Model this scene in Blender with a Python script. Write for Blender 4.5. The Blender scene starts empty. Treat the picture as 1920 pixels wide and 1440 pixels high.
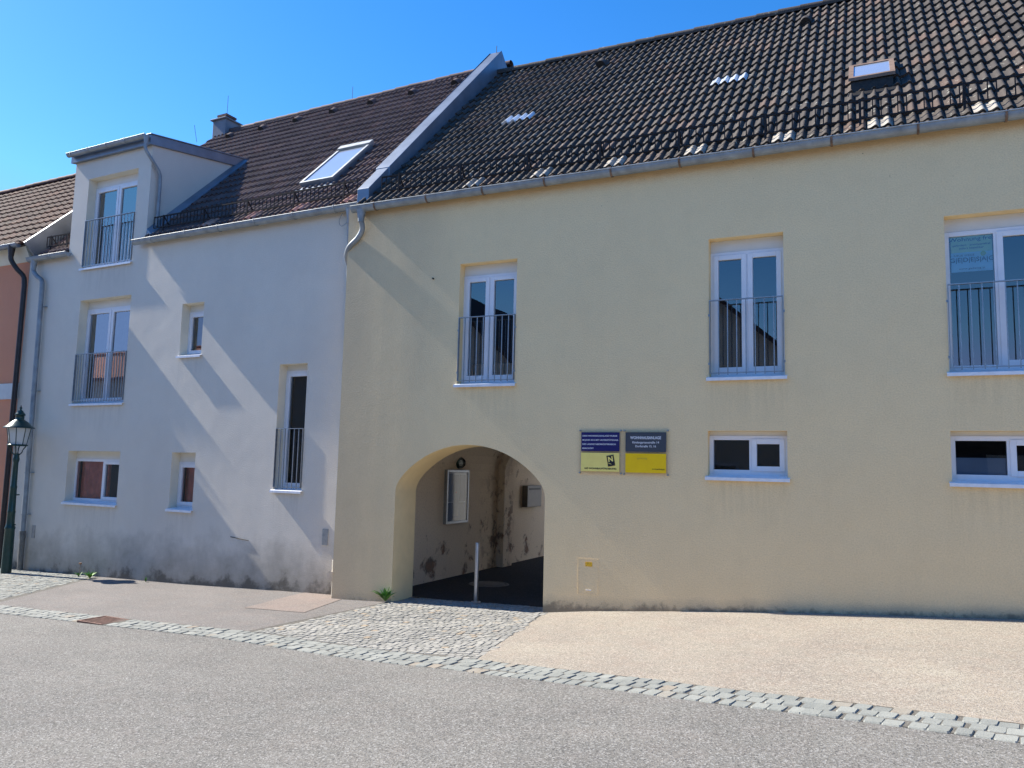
import bpy, bmesh, math, random
from mathutils import Vector, Matrix
R = math.radians
rnd = random.Random(7)
sc = bpy.context.scene
COL = sc.collection

# ------------------------------------------------------------------ camera
F, PITCH, ROLL, YAW = 1480.0, R(6.23), R(1.35), R(25.0)
CAM = Vector((0, -10.7, 1.9))
cam_d = bpy.data.cameras.new('camera'); cam = bpy.data.objects.new('camera', cam_d); COL.objects.link(cam)
f0 = Vector((0, math.cos(PITCH), math.sin(PITCH))); u0 = Vector((0, -math.sin(PITCH), math.cos(PITCH))); r0 = Vector((1, 0, 0))
r1 = math.cos(ROLL)*r0 + math.sin(ROLL)*u0; u1 = -math.sin(ROLL)*r0 + math.cos(ROLL)*u0
Rz = Matrix.Rotation(YAW, 3, 'Z'); r1 = Rz @ r1; u1 = Rz @ u1; f1 = Rz @ f0
m = Matrix.Identity(4)
for i in range(3):
    m[i][0] = r1[i]; m[i][1] = u1[i]; m[i][2] = -f1[i]; m[i][3] = CAM[i]
cam.matrix_world = m
cam_d.sensor_width = 36; cam_d.lens = 36*F/1920; cam_d.clip_end = 2000; cam_d.clip_start = .05
sc.camera = cam

# ------------------------------------------------------------------ light
SUN_D = Vector((1, .004, -.88)).normalized()
sun_el = math.asin(-SUN_D.z)
W = bpy.data.worlds.new('World'); sc.world = W; W.use_nodes = True
nt = W.node_tree; nt.nodes.clear()
out = nt.nodes.new('ShaderNodeOutputWorld'); bg = nt.nodes.new('ShaderNodeBackground'); bg.inputs[1].default_value = .095
sky = nt.nodes.new('ShaderNodeTexSky'); sky.sky_type = 'NISHITA'; sky.sun_disc = False
sky.sun_elevation = sun_el; sky.sun_rotation = math.atan2(-SUN_D.x, -SUN_D.y)
sky.air_density = 1.0; sky.dust_density = .2; sky.ozone_density = 3.0; sky.altitude = 300
hs = nt.nodes.new('ShaderNodeHueSaturation'); hs.inputs['Saturation'].default_value = 1.36; hs.inputs['Hue'].default_value = .506
dk = nt.nodes.new('ShaderNodeMix'); dk.data_type = 'RGBA'; dk.blend_type = 'DARKEN'; dk.inputs[0].default_value = 1.; dk.inputs[7].default_value = (1.7, 2.9, 5.8, 1)   # softens the glare round the sun
nt.links.new(sky.outputs[0], hs.inputs['Color']); nt.links.new(hs.outputs[0], dk.inputs[6]); nt.links.new(dk.outputs[2], bg.inputs[0]); nt.links.new(bg.outputs[0], out.inputs[0])
sl = bpy.data.lights.new('sun', 'SUN'); sl.energy = 4.0; sl.angle = R(.5); sl.color = (1, .93, .82)
so = bpy.data.objects.new('sun', sl); COL.objects.link(so); so.rotation_euler = SUN_D.to_track_quat('-Z', 'Y').to_euler(); so.location = (-20, -10, 30)
sc.view_settings.view_transform = 'Standard'; sc.view_settings.look = 'None'; sc.view_settings.gamma = 1
sc.view_settings.exposure = 1.42

# ------------------------------------------------------------------ materials
class M:
    """small node helper"""
    def __init__(s, name):
        s.m = bpy.data.materials.new(name); s.m.use_nodes = True; s.t = s.m.node_tree; s.t.nodes.clear()
        s.o = s.n('ShaderNodeOutputMaterial'); s.p = s.n('ShaderNodeBsdfPrincipled'); s.l(s.p.outputs[0], s.o.inputs[0])
        s.tc = s.n('ShaderNodeTexCoord')
    def n(s, k, **kw):
        x = s.t.nodes.new(k)
        for a, b in kw.items(): setattr(x, a, b)
        return x
    def l(s, a, b): s.t.links.new(a, b)
    def val(s, x, inp):
        if hasattr(x, 'is_output') or isinstance(x, bpy.types.NodeSocket): s.l(x, inp)
        else: inp.default_value = x if not isinstance(x, tuple) or len(x) == 4 or len(inp.default_value) == 3 else (*x, 1)
    def noise(s, scale, detail=3, rough=.55, vec=None, stretch=None, dist=0):
        v = vec or s.tc.outputs['Object']
        if stretch:
            mp = s.n('ShaderNodeMapping'); mp.inputs['Scale'].default_value = stretch; s.l(v, mp.inputs[0]); v = mp.outputs[0]
        x = s.n('ShaderNodeTexNoise'); x.inputs['Scale'].default_value = scale; x.inputs['Detail'].default_value = detail
        x.inputs['Roughness'].default_value = rough; x.inputs['Distortion'].default_value = dist; s.l(v, x.inputs['Vector']); return x.outputs[0]
    def ramp(s, x, a, b, ca=0., cb=1.):
        r = s.n('ShaderNodeMapRange'); r.inputs[1].default_value = a; r.inputs[2].default_value = b; r.inputs[3].default_value = ca; r.inputs[4].default_value = cb
        s.l(x, r.inputs[0]); return r.outputs[0]
    def mix(s, f, a, b, mode='MIX'):
        x = s.n('ShaderNodeMix', data_type='RGBA', blend_type=mode); s.val(f, x.inputs[0]); s.val(a, x.inputs[6]); s.val(b, x.inputs[7]); return x.outputs[2]
    def math(s, op, a, b=0.):
        x = s.n('ShaderNodeMath', operation=op); s.val(a, x.inputs[0]); s.val(b, x.inputs[1]); return x.outputs[0]
    def bump(s, h, dist=.01, strength=1., prev=None):
        b = s.n('ShaderNodeBump'); b.inputs['Strength'].default_value = strength; b.inputs['Distance'].default_value = dist; s.l(h, b.inputs['Height'])
        if prev: s.l(prev, b.inputs['Normal'])
        s.l(b.outputs[0], s.p.inputs['Normal']); return b.outputs[0]
    def col(s, c): s.val(c, s.p.inputs['Base Color'])
    def set(s, rough=.9, metal=0., spec=None):
        s.p.inputs['Roughness'].default_value = rough; s.p.inputs['Metallic'].default_value = metal
        if spec is not None: s.p.inputs['Specular IOR Level'].default_value = spec
        return s
    def sep(s, sock=None):
        x = s.n('ShaderNodeSeparateXYZ'); s.l(sock or s.tc.outputs['Object'], x.inputs[0]); return x.outputs

def simple(name, c, rough=.6, metal=0., var=.12, scale=8, bump=0.):
    k = M(name).set(rough, metal)
    n = k.noise(scale, 4); d = tuple(x*(1-var) for x in c); e = tuple(min(1, x*(1+var)) for x in c)
    k.col(k.mix(k.ramp(n, .3, .7), d, e))
    if bump: k.bump(k.noise(scale*6, 3), bump)
    return k.m

def stucco(name, base, dark, z0, slope, dirt, dirt_h=.55, grain=.5, edge_stain=None, sills=()):
    k = M(name).set(.95, 0, .2)
    big = k.noise(.55, 5, .6); mid = k.noise(3.2, 4, .6); fine = k.noise(55, 3, .7)
    c = k.mix(k.ramp(big, .35, .68), base, dark)
    c = k.mix(k.math('MULTIPLY', k.ramp(mid, .45, .75), .3), c, tuple(x*.86 for x in base))
    streak = k.noise(2.0, 4, .6, stretch=(2.2, 2.2, .18))
    c = k.mix(k.math('MULTIPLY', k.ramp(streak, .52, .75), .07), c, tuple(x*.72 for x in base))
    c = k.mix(k.ramp(fine, .38, .66, 0, .26), c, tuple(x*.55 for x in base))
    s = k.sep()
    # height above the pavement line, wobbled by noise
    h = k.math('SUBTRACT', k.math('SUBTRACT', s[2], z0), k.math('MULTIPLY', s[0], slope))
    h = k.math('ADD', h, k.math('MULTIPLY', k.math('SUBTRACT', k.noise(1.7, 5, .65), .5), -dirt_h*1.5))
    c = k.mix(k.ramp(h, -.05, dirt_h, .9, 0), c, dirt)
    c = k.mix(k.ramp(k.math('ADD', h, k.math('MULTIPLY', k.math('SUBTRACT', k.noise(9, 4, .7), .5), -.3)), -.02, min(.16, dirt_h*.35), .7, 0), c, tuple(x*.38 for x in dirt))
    if edge_stain:
        tp = k.math('ADD', s[2], k.math('MULTIPLY', k.math('SUBTRACT', k.noise(3.5, 4, .7), .5), .22))
        c = k.mix(k.ramp(tp, 6.0, 6.16, 0, .55), c, (.66, .42, .20))
        sp_ = k.noise(16, 2, .5); c = k.mix(k.math('MULTIPLY', k.ramp(sp_, .72, .76), k.ramp(s[2], 5.5, 6.1, 0, .8)), c, (.12, .08, .05))
        x0, w, cc = edge_stain
        e = k.math('ADD', k.math('SUBTRACT', s[0], x0), k.math('MULTIPLY', k.math('SUBTRACT', k.noise(1.3, 4, .6, stretch=(1, 1, .35)), .5), -1.6))
        c = k.mix(k.ramp(e, 0, w, .6, 0), c, cc)
    run = k.ramp(k.noise(2.6, 4, .7, stretch=(5, 5, .5)), .40, .68)
    for xa, xb, zs in sills:       # rain marks below the sills
        mx = k.math('MULTIPLY', k.ramp(s[0], xa-.06, xa+.02), k.ramp(s[0], xb-.02, xb+.06, 1., 0.))
        mz = k.math('MULTIPLY', k.ramp(s[2], zs-.75, zs, 0., 1.), k.math('LESS_THAN', s[2], zs))
        c = k.mix(k.math('MULTIPLY', k.math('MULTIPLY', mx, mz), k.math('MULTIPLY', run, .42)), c, tuple(x*.62 for x in base))
    k.col(c)
    hh = k.math('ADD', k.math('MULTIPLY', k.noise(48, 3, .7), grain*1.6), k.math('MULTIPLY', k.noise(1.1, 2, .5), 3.))
    k.bump(hh, .009, 1.)
    return k.m

M_YEL = stucco('yellow_stucco', (.94, .725, .42), (.90, .69, .40), .27, .066, (.42, .35, .25), .16, .6, (-8.05, 2.2, (.44, .36, .25)), sills=[(-5.94, -4.95, 3.2), (-2.06, -1.085, 3.2), (.785, 2.72, 3.18), (-2.08, -1.07, 1.875), (.77, 2.4, 1.875)])
M_WHI = stucco('white_stucco', (.75, .69, .59), (.68, .625, .54), -.25, .03, (.26, .235, .19), .95, .5, sills=[(-7.67,-6.01,3.09), (-7.65,-5.98,1.01), (-4.45,-3.8,1.0), (-4.45,-3.84,3.98), (-1.79,-1.13,1.45), (-7.72,-6.09,6.06)])
M_YREV = simple('yellow_reveal_plaster', (.90, .68, .36), .9, 0, .06, 3, .002)
M_WREV = simple('white_reveal_plaster', (.78, .71, .56), .9, 0, .06, 3, .002)
M_ORA = stucco('orange_stucco', (.74, .32, .19), (.68, .30, .18), -.6, .03, (.16, .08, .06), .5, .5)
M_BAND = simple('pale_render_band', (.62, .62, .60), .9, 0, .06, 4, .002)
M_CREAM = simple('cream_render', (.66, .62, .50), .9, 0, .08, 3, .002)
M_FRAME = simple('white_window_frame', (.78, .78, .80), .35, 0, .04, 5)
M_SHUT = simple('roller_box_panel', (.70, .68, .62), .5, 0, .05, 4)
M_SILL = simple('white_metal_sill', (.78, .80, .84), .3, 0, .08, 12)
M_ZINC = simple('weathered_zinc', (.27, .30, .32), .55, .35, .25, 5, .0008)
M_ZINCD = simple('blue_grey_sheet_metal', (.20, .235, .28), .42, .5, .18, 2.5, .0008)
M_RUST = simple('rusty_bracket_steel', (.20, .13, .09), .8, .3, .4, 20)
M_GALV = simple('galvanised_steel', (.36, .38, .40), .45, .8, .15, 20)
M_GUARD = simple('dark_brown_guard_steel', (.016, .012, .011), .7, .3, .3, 20)
M_GREEN = simple('dark_green_lamp_paint', (.012, .045, .040), .28, .2, .2, 14)
M_BROWNP = simple('dark_brown_pipe_paint', (.035, .028, .026), .35, .3, .2, 10)
M_BOLL = simple('brushed_steel_post', (.55, .55, .56), .3, .9, .1, 30)
M_PALET = simple('pale_concrete_tile', (.36, .33, .28), .85, 0, .2, 9, .002)
M_PALER = simple('salmon_clay_tile', (.50, .27, .20), .85, 0, .2, 9, .002)
M_GLT = simple('translucent_glass_tile', (.72, .76, .80), .12, 0, .08, 12)
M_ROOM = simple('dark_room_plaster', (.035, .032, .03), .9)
M_CURT = simple('brown_curtain_cloth', (.70, .24, .17), .95, 0, .25, 5)
M_SHEER = simple('grey_sheer_cloth', (.20, .19, .20), .95, 0, .3, 4)
M_BLUEC = simple('blue_curtain_cloth', (.05, .16, .38), .95, 0, .25, 3)
M_FROST = simple('frosted_blue_panel', (.16, .23, .33), .5, 0, .1, 3)
M_DARK = simple('dark_iron', (.03, .028, .026), .6, .4, .3, 20)
M_RUSTI = simple('rusty_cast_iron', (.17, .10, .08), .8, .4, .4, 14, .001)
M_IRON = simple('worn_cast_iron', (.20, .19, .17), .7, .3, .25, 9, .001)
M_WOOD = simple('weathered_brown_timber', (.20, .13, .09), .8, 0, .25, 10, .001)
M_BLACK = simple('black_print', (.012, .012, .014), .5)
M_WHT = simple('white_print', (.75, .76, .80), .5, 0, .02)
M_PRNB = simple('navy_print', (.03, .045, .11), .5)
M_NAVY = simple('navy_sign_film', (.010, .010, .115), .3, 0, .05)
M_SLATE = simple('slate_sign_film', (.055, .065, .085), .3, 0, .05)
M_LYEL = simple('lemon_sign_film', (1.0, .80, .22), .3, 0, .05)
M_GYEL = simple('golden_sign_film', (1.0, .62, .004), .3, 0, .05)
M_LIME = simple('lime_poster_paper', (.86, .95, .55), .7, 0, .04)
M_SKYP = simple('sky_blue_poster_paper', (.68, .9, 1.), .7, 0, .04)
M_PAPER = simple('white_notice_paper', (.15, .15, .15), .8, 0, .1, 6)
M_CORK = simple('navy_notice_board', (.03, .045, .10), .8)
M_PIN = simple('red_pin', (.4, .03, .03), .5)
M_MAIL = simple('grey_letterbox_paint', (.13, .115, .095), .5)
M_ORST = simple('orange_yellow_sticker', (.75, .42, .02), .5, 0, .35, 60)
M_LEAF = simple('weed_leaf', (.075, .20, .035), .6, 0, .35, 30)
M_LEAFL = simple('light_weed_leaf', (.16, .36, .05), .6, 0, .3, 30)
M_POPPY = simple('faded_orange_petal', (.28, .15, .07), .7)
M_FARW = simple('pale_house_render', (.68, .62, .52), .95, 0, .08, 1)
M_FARD = simple('dark_timber_gable', (.06, .045, .035), .9, 0, .3, 6)

def glass(name, ior=1.75, tint=(.92, .96, 1), rough=.004):
    k = M(name); k.t.nodes.remove(k.p)
    t = k.n('ShaderNodeBsdfTransparent'); t.inputs[0].default_value = (*[x*.98 for x in tint], 1)
    g = k.n('ShaderNodeBsdfGlossy'); g.inputs['Roughness'].default_value = rough; g.inputs[0].default_value = (.95, .97, 1, 1)
    fr = k.n('ShaderNodeFresnel'); fr.inputs[0].default_value = ior
    b = k.n('ShaderNodeBump'); b.inputs['Strength'].default_value = .12; b.inputs['Distance'].default_value = .004
    k.l(k.noise(2.2, 1, .4), b.inputs['Height']); k.l(b.outputs[0], fr.inputs['Normal']); k.l(b.outputs[0], g.inputs['Normal'])
    x = k.n('ShaderNodeMixShader'); k.l(fr.outputs[0], x.inputs[0]); k.l(t.outputs[0], x.inputs[1]); k.l(g.outputs[0], x.inputs[2]); k.l(x.outputs[0], k.o.inputs[0])
    return k.m
M_GLASS = glass('window_glass', 2.3); M_GLASSC = glass('coated_window_glass', 3.2); M_GLASSL = glass('clear_window_glass', 1.62)
M_LGLASS = glass('pale_glass', 1.4, (1, 1, .97), .05)
k = M('frosted_lantern_glass').set(.25); k.col((.72, .74, .72)); k.p.inputs['Alpha'].default_value = .75; M_LANT = k.m
M_SKYL = simple('skylight_glass', (.55, .62, .72), .10, .55, .04, 2)

def roofmat(name, a, b, c, lichen, amt):
    k = M(name).set(.8, 0, .35)
    at = k.n('ShaderNodeAttribute', attribute_name='tint'); t = at.outputs['Fac']
    n = k.noise(1.2, 4, .6); f = k.noise(26, 4, .7)
    col = k.mix(k.math('MULTIPLY', k.math('ADD', t, k.ramp(n, .3, .7, -.25, .35)), 1.), a, b)
    col = k.mix(k.ramp(t, .80, .97, 0, .85), col, c)
    col = k.mix(k.ramp(f, .35, .7, 0, .45), col, tuple(x*.5 for x in a))
    li = k.noise(14, 3, .5); l2 = k.noise(2.3, 2, .5)
    col = k.mix(k.math('MULTIPLY', k.ramp(li, .63, .70), k.ramp(l2, .42, .62, 0, amt)), col, lichen)
    k.col(col); k.bump(k.noise(60, 4, .7), .004)
    return k.m
M_TILEY = roofmat('weathered_concrete_tile', (.046, .039, .034), (.092, .078, .066), (.13, .083, .062), (.40, .40, .33), .9)
M_TILEW = roofmat('dark_red_tile', (.10, .064, .058), (.17, .112, .10), (.21, .12, .095), (.35, .32, .3), .2)
M_TILEO = roofmat('brown_red_clay_tile', (.085, .040, .030), (.135, .062, .046), (.18, .07, .042), (.28, .28, .22), .7)

def ground_mat(name, a, b, spk_d, spk_l, patch, gscale=85, rough=.9, bump=.003, tintn=.35, con=1.):
    k = M(name).set(rough, 0, .3)
    n = k.noise(.7, 6, .62); m2 = k.noise(4.5, 4, .6)
    c = k.mix(k.ramp(n, .35, .65), a, b)
    st = k.noise(1.1, 5, .6, stretch=(.35, 1.6, 1)); c = k.mix(k.ramp(st, .42, .72, 0, .5), c, tuple(x*.80 for x in a)); c = k.mix(k.ramp(st, .25, .42, .45, 0), c, tuple(x*1.14 for x in b))
    cr = k.noise(.9, 8, .75, dist=1.5); c = k.mix(k.ramp(k.math('ABSOLUTE', k.math('SUBTRACT', cr, .5)), .0, .004, .35, 0), c, spk_d)
    c = k.mix(k.ramp(m2, .4, .75, 0, tintn), c, patch)
    v = k.n('ShaderNodeTexVoronoi'); v.inputs['Scale'].default_value = gscale; k.l(k.tc.outputs['Object'], v.inputs['Vector'])
    s = k.sep(v.outputs['Color'])
    c = k.mix(k.ramp(s[0], .62, .92, 0, .55*con), c, spk_l)
    c = k.mix(k.ramp(s[1], .62, .95, 0, .65*con), c, spk_d)
    ns = k.noise(190, 2, .7)
    c = k.mix(k.ramp(ns, .52, .68, 0, .35), c, spk_d)
    k.col(c)
    h = k.math('ADD', v.outputs['Distance'], k.math('MULTIPLY', k.noise(gscale*1.3, 3, .7), .7))
    k.bump(h, bump)
    return k.m
M_ROAD = ground_mat('worn_asphalt', (.146, .142, .130), (.187, .181, .163), (.05, .05, .05), (.37, .365, .35), (.205, .178, .158), 88, con=1.1)
M_PAVL = ground_mat('grey_pavement_asphalt', (.156, .147, .140), (.198, .184, .174), (.08, .075, .07), (.33, .32, .30), (.23, .18, .155), 92, con=.85)
M_PAVR = ground_mat('sandy_pavement_asphalt', (.258, .228, .188), (.33, .297, .236), (.14, .125, .11), (.47, .43, .37), (.33, .245, .19), 92, con=1.2)
M_PATCH = ground_mat('reddish_asphalt_patch', (.212, .180, .158), (.245, .208, .182), (.14, .11, .10), (.38, .33, .30), (.29, .20, .165), 92, con=.8)
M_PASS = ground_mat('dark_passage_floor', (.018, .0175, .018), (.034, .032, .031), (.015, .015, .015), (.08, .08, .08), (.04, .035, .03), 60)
M_SAND = ground_mat('joint_sand', (.12, .115, .10), (.16, .15, .13), (.05, .05, .045), (.22, .21, .19), (.13, .11, .09), 110)

def stone_mat(name, cols):
    k = M(name).set(.8, 0, .4)
    at = k.n('ShaderNodeAttribute', attribute_name='tint'); t = at.outputs['Fac']
    c = k.mix(k.ramp(t, 0, .5), cols[0], cols[1]); c = k.mix(k.ramp(t, .5, .88), c, cols[2]); c = k.mix(k.ramp(t, .94, .985), c, cols[3])
    c = k.mix(k.ramp(k.noise(60, 4, .7), .45, .7, 0, .4), c, tuple(x*.5 for x in cols[0]))
    c = k.mix(k.ramp(k.noise(9, 4, .6), .4, .7, 0, .3), c, tuple(x*1.15 for x in cols[2]))
    k.col(c); k.bump(k.noise(70, 4, .65), .004); return k.m
M_COB = stone_mat('granite_sett', [(.20, .21, .195), (.235, .245, .225), (.28, .29, .265), (.27, .23, .18)])
M_COBY = stone_mat('mixed_granite_sett', [(.21, .21, .19), (.27, .265, .245), (.34, .33, .295), (.34, .27, .19)])

def oldplaster(name):
    k = M(name).set(.95)
    s = k.sep()
    c = k.mix(k.ramp(k.noise(.8, 4), .35, .7), (.88, .74, .56), (.80, .66, .50))
    h = k.ramp(s[2], -.2, 1.3, 1., .0)
    n = k.noise(2.1, 8, .66, dist=.3)
    mask = k.ramp(k.math('ADD', n, k.math('MULTIPLY', h, .09)), .625, .70)
    yb = k.math('ABSOLUTE', k.math('SUBTRACT', s[1], 5.0)); near = k.ramp(yb, .25, 1.0, 1., 0.)
    mask2 = k.math('MULTIPLY', k.ramp(k.noise(3.4, 8, .68), .515, .59), k.math('MULTIPLY', near, k.ramp(s[2], 1.0, 1.9, .85, .25)))
    mk = k.math('MAXIMUM', mask, mask2)
    c = k.mix(mk, c, k.mix(k.ramp(k.noise(7, 4), .4, .6), (.24, .19, .15), (.34, .20, .13)))
    c = k.mix(k.ramp(k.noise(30, 4), .5, .75, 0, .3), c, (.25, .2, .15))
    k.col(c)
    k.bump(k.math('SUBTRACT', k.math('MULTIPLY', k.noise(40, 3), .3), k.math('MULTIPLY', mk, 2.)), .008)
    return k.m
M_OLD = oldplaster('peeling_passage_plaster')

# ------------------------------------------------------------------ mesh helpers
class MB:
    def __init__(s): s.v = []; s.f = []; s.mi = []; s.t = []; s.sm = []
    def quad(s, pts, mi=0, t=0., smooth=False):
        i = len(s.v); s.v += [tuple(p) for p in pts]; s.f.append(tuple(range(i, i+len(pts)))); s.mi.append(mi); s.t.append(t); s.sm.append(smooth)
    def faces(s, vs, fs, mi=0, t=0., smooth=False):
        i = len(s.v); s.v += [tuple(p) for p in vs]
        for f in fs: s.f.append(tuple(i+k for k in f)); s.mi.append(mi); s.t.append(t); s.sm.append(smooth)
    def box(s, x0, x1, y0, y1, z0, z1, mi=0, t=0.):
        vs = [(x0,y0,z0),(x1,y0,z0),(x1,y1,z0),(x0,y1,z0),(x0,y0,z1),(x1,y0,z1),(x1,y1,z1),(x0,y1,z1)]
        s.faces(vs, [(0,3,2,1),(4,5,6,7),(0,1,5,4),(1,2,6,5),(2,3,7,6),(3,0,4,7)], mi, t); return s
    def hexa(s, a, b, mi=0, t=0.):   # two matching quads
        s.faces(list(a)+list(b), [(3,2,1,0),(4,5,6,7),(0,1,5,4),(1,2,6,5),(2,3,7,6),(3,0,4,7)], mi, t); return s
    def tube(s, pts, r, n=10, mi=0, closed=True, cap=True, a0=0., a1=2*math.pi, up=Vector((0,0,1))):
        pts = [Vector(p) for p in pts]; rr = r if isinstance(r, (list, tuple)) else [r]*len(pts); rings = []
        for i, p in enumerate(pts):
            d = (pts[min(i+1, len(pts)-1)] - pts[max(i-1, 0)]).normalized()
            u = up if abs(d.dot(up)) < .95 else Vector((0, 1, 0))
            a = d.cross(u).normalized(); b = a.cross(d).normalized()
            k = n if closed else n+1
            rings.append([p + rr[i]*(math.cos(a0+(a1-a0)*j/n)*a + math.sin(a0+(a1-a0)*j/n)*b) for j in range(k)])
        k = len(rings[0]); vs = [q for g in rings for q in g]; fs = []
        for i in range(len(rings)-1):
            for j in range(k if closed else k-1):
                j2 = (j+1) % k; fs.append((i*k+j, (i+1)*k+j, (i+1)*k+j2, i*k+j2))
        s.faces(vs, fs, mi, 0, True)
        if cap and closed:
            s.faces(rings[0], [tuple(range(k))], mi); s.faces(rings[-1], [tuple(reversed(range(k)))], mi)
        return s
    def lathe(s, prof, n=20, c=(0,0), mi=0, smooth=True):
        vs = []; fs = []
        for r, z in prof:
            for j in range(n): a = 2*math.pi*j/n; vs.append((c[0]+r*math.cos(a), c[1]+r*math.sin(a), z))
        for i in range(len(prof)-1):
            for j in range(n): j2 = (j+1) % n; fs.append((i*n+j, i*n+j2, (i+1)*n+j2, (i+1)*n+j))
        s.faces(vs, fs, mi, 0, smooth); return s
    def build(s, name, mats, parent=None, loc=(0,0,0), rot=0., mapf=None):
        me = bpy.data.meshes.new(name)
        me.from_pydata([mapf(*p) for p in s.v] if mapf else s.v, [], s.f)
        for mm in (mats if isinstance(mats, (list, tuple)) else [mats]): me.materials.append(mm)
        me.polygons.foreach_set('material_index', s.mi); me.polygons.foreach_set('use_smooth', s.sm)
        at = me.attributes.new('tint', 'FLOAT', 'FACE'); at.data.foreach_set('value', s.t)
        me.update()
        o = bpy.data.objects.new(name, me); COL.objects.link(o); o.location = loc; o.rotation_euler = (0, 0, rot)
        if parent: o.parent = parent
        return o
def weld(o, d=1e-4):
    bm = bmesh.new(); bm.from_mesh(o.data); bmesh.ops.remove_doubles(bm, verts=bm.verts, dist=d); bm.to_mesh(o.data); bm.free(); return o
def bevel(o, w=.004, seg=2):
    weld(o); md = o.modifiers.new('bevel', 'BEVEL'); md.width = w; md.segments = seg; md.limit_method = 'ANGLE'; return o
def tag(o, label=None, cat=None, group=None, kind=None):
    for a, b in (('label', label), ('category', cat), ('group', group), ('kind', kind)):
        if b: o[a] = b
    return o
def empty(name, loc=(0,0,0), rot=0., **k):
    o = bpy.data.objects.new(name, None); o.empty_display_size = .2; COL.objects.link(o); o.location = loc; o.rotation_euler = (0,0,rot); return tag(o, **k)
def curve(pts, n=6):
    P = [Vector(p) for p in pts]; P = [P[0]*2-P[1]] + P + [P[-1]*2-P[-2]]; out = []
    for i in range(1, len(P)-2):
        for j in range(n):
            t = j/n; a, b, c, d = P[i-1:i+3]
            out.append(.5*((2*b)+(c-a)*t+(2*a-5*b+4*c-d)*t*t+(3*b-a-3*c+d)*t**3))
    return out+[P[-2]]
def text(s, size, name, mat, parent, loc, rot=0., align='CENTER', depth=.001, width=None, bold=0., shear=0):
    cu = bpy.data.curves.new(name, 'FONT'); cu.body = s; cu.size = size; cu.extrude = depth; cu.align_x = align; cu.offset = bold; cu.resolution_u = 3
    o = bpy.data.objects.new('tmp', cu); COL.objects.link(o); bpy.context.view_layer.update()
    me = bpy.data.meshes.new_from_object(o.evaluated_get(bpy.context.evaluated_depsgraph_get()))
    bpy.data.objects.remove(o)
    xs = [v.co.x for v in me.vertices]
    sx = width/(max(xs)-min(xs)) if width else 1.
    me.transform(Matrix.Scale(sx, 4, (1,0,0))); me.transform(Matrix.Rotation(R(90), 4, 'X'))
    me.materials.clear(); me.materials.append(mat); me.name = name
    t = bpy.data.objects.new(name, me); COL.objects.link(t); t.parent = parent; t.location = loc; t.rotation_euler = (0, rot, 0)
    return t

# ------------------------------------------------------------------ plan of the place
def interp(x, X, Y):
    if x <= X[0]: return Y[0] + (x-X[0])*(Y[1]-Y[0])/(X[1]-X[0])
    for i in range(len(X)-1):
        if x <= X[i+1]: return Y[i] + (x-X[i])*(Y[i+1]-Y[i])/(X[i+1]-X[i])
    return Y[-1] + (x-X[-1])*(Y[-1]-Y[-2])/(X[-1]-X[-2])
# the yellow facade bulges gently: heading (degrees) along x
def heading(x): return -.9 if x < -7.5 else (-.9*(-6.6-x)/.9 if x < -6.6 else 0.)
_X = [-8.25+i*.05 for i in range(330)]; _Y = [0.]
for i in range(1, len(_X)): _Y.append(_Y[-1] + .05*math.tan(R(heading(_X[i]-.025))))
_off = interp(-1.5, _X, _Y)
def YY(x): return interp(max(-8.3, min(7.9, x)), _X, _Y) - _off
def ymap(x, y, z): return (x, YY(x)+y, z)        # local y runs into the house
WH = R(-2.4); WO = Vector((-8.05, .33, 0))       # frame of the white house (x right, y into the house)
def wpt(s, v, z): return Vector((WO.x+s*math.cos(WH)-v*math.sin(WH), WO.y+s*math.sin(WH)+v*math.cos(WH), z))

GX = [-60,-17.6,-16.6,-14,-11.9,-9.5,-8.05,-6.9,-4.6,-3.7,-2.28,-.95,.25,1.43,6,40]
GZ = [-1.6,-.51,-.49,-.43,-.38,-.29,-.25,-.2,-.14,-.03,.1,.21,.29,.36,.6,2.4]
def g0(x): return interp(x, GX, GZ)
def gs(x): return sum(g0(x+(i-4)*.5)*w for i, w in enumerate((1,2,3,4,5,4,3,2,1)))/25
def gz(x, y):
    if y > 6: return -.2 - .0*(y)
    a = min(max((-y-.2)/2, 0), 1); a = a*a*(3-2*a)
    z = g0(x)*(1-a)+gs(x)*a-.015*min(max(-y, 0), 3.5)
    return z

# ------------------------------------------------------------------ ground sheets
def frange(a, b, st):
    n = max(1, int(round((b-a)/st))); return [a+(b-a)*i/n for i in range(n+1)]
def grid(name, xs, ys, mat, dz=0., zf=gz, **k):
    b = MB(); vs = [(x, y, zf(x, y)+dz) for y in ys for x in xs]; n = len(xs)
    b.faces(vs, [(j*n+i, j*n+i+1, (j+1)*n+i+1, (j+1)*n+i) for j in range(len(ys)-1) for i in range(n-1)], 0, 0, True)
    return tag(b.build(name, mat), **k)
xs = [-400,-200,-100,-60]+frange(-40,-20,1)+frange(-19.6, 4, .4)+frange(5, 30, 2.5)+[45,80,200,400]
ys = [-400,-200,-100,-60,-40,-30,-25]+frange(-20, -5, 1)+frange(-4.6, .2, .3)
grid('road', xs, ys, M_ROAD, 0., kind='structure')
grid('ground', [-400,-100,-40,-20,0,20,60,400], [.19, 2, 4,8,20,60,200,400], M_PAVL, -.35, lambda x, y: interp(x, [-60,-17.6,-8,1.4,6,40], [-1.6,-.6,-.3,0,.2,1.5]), kind='structure')

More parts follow.
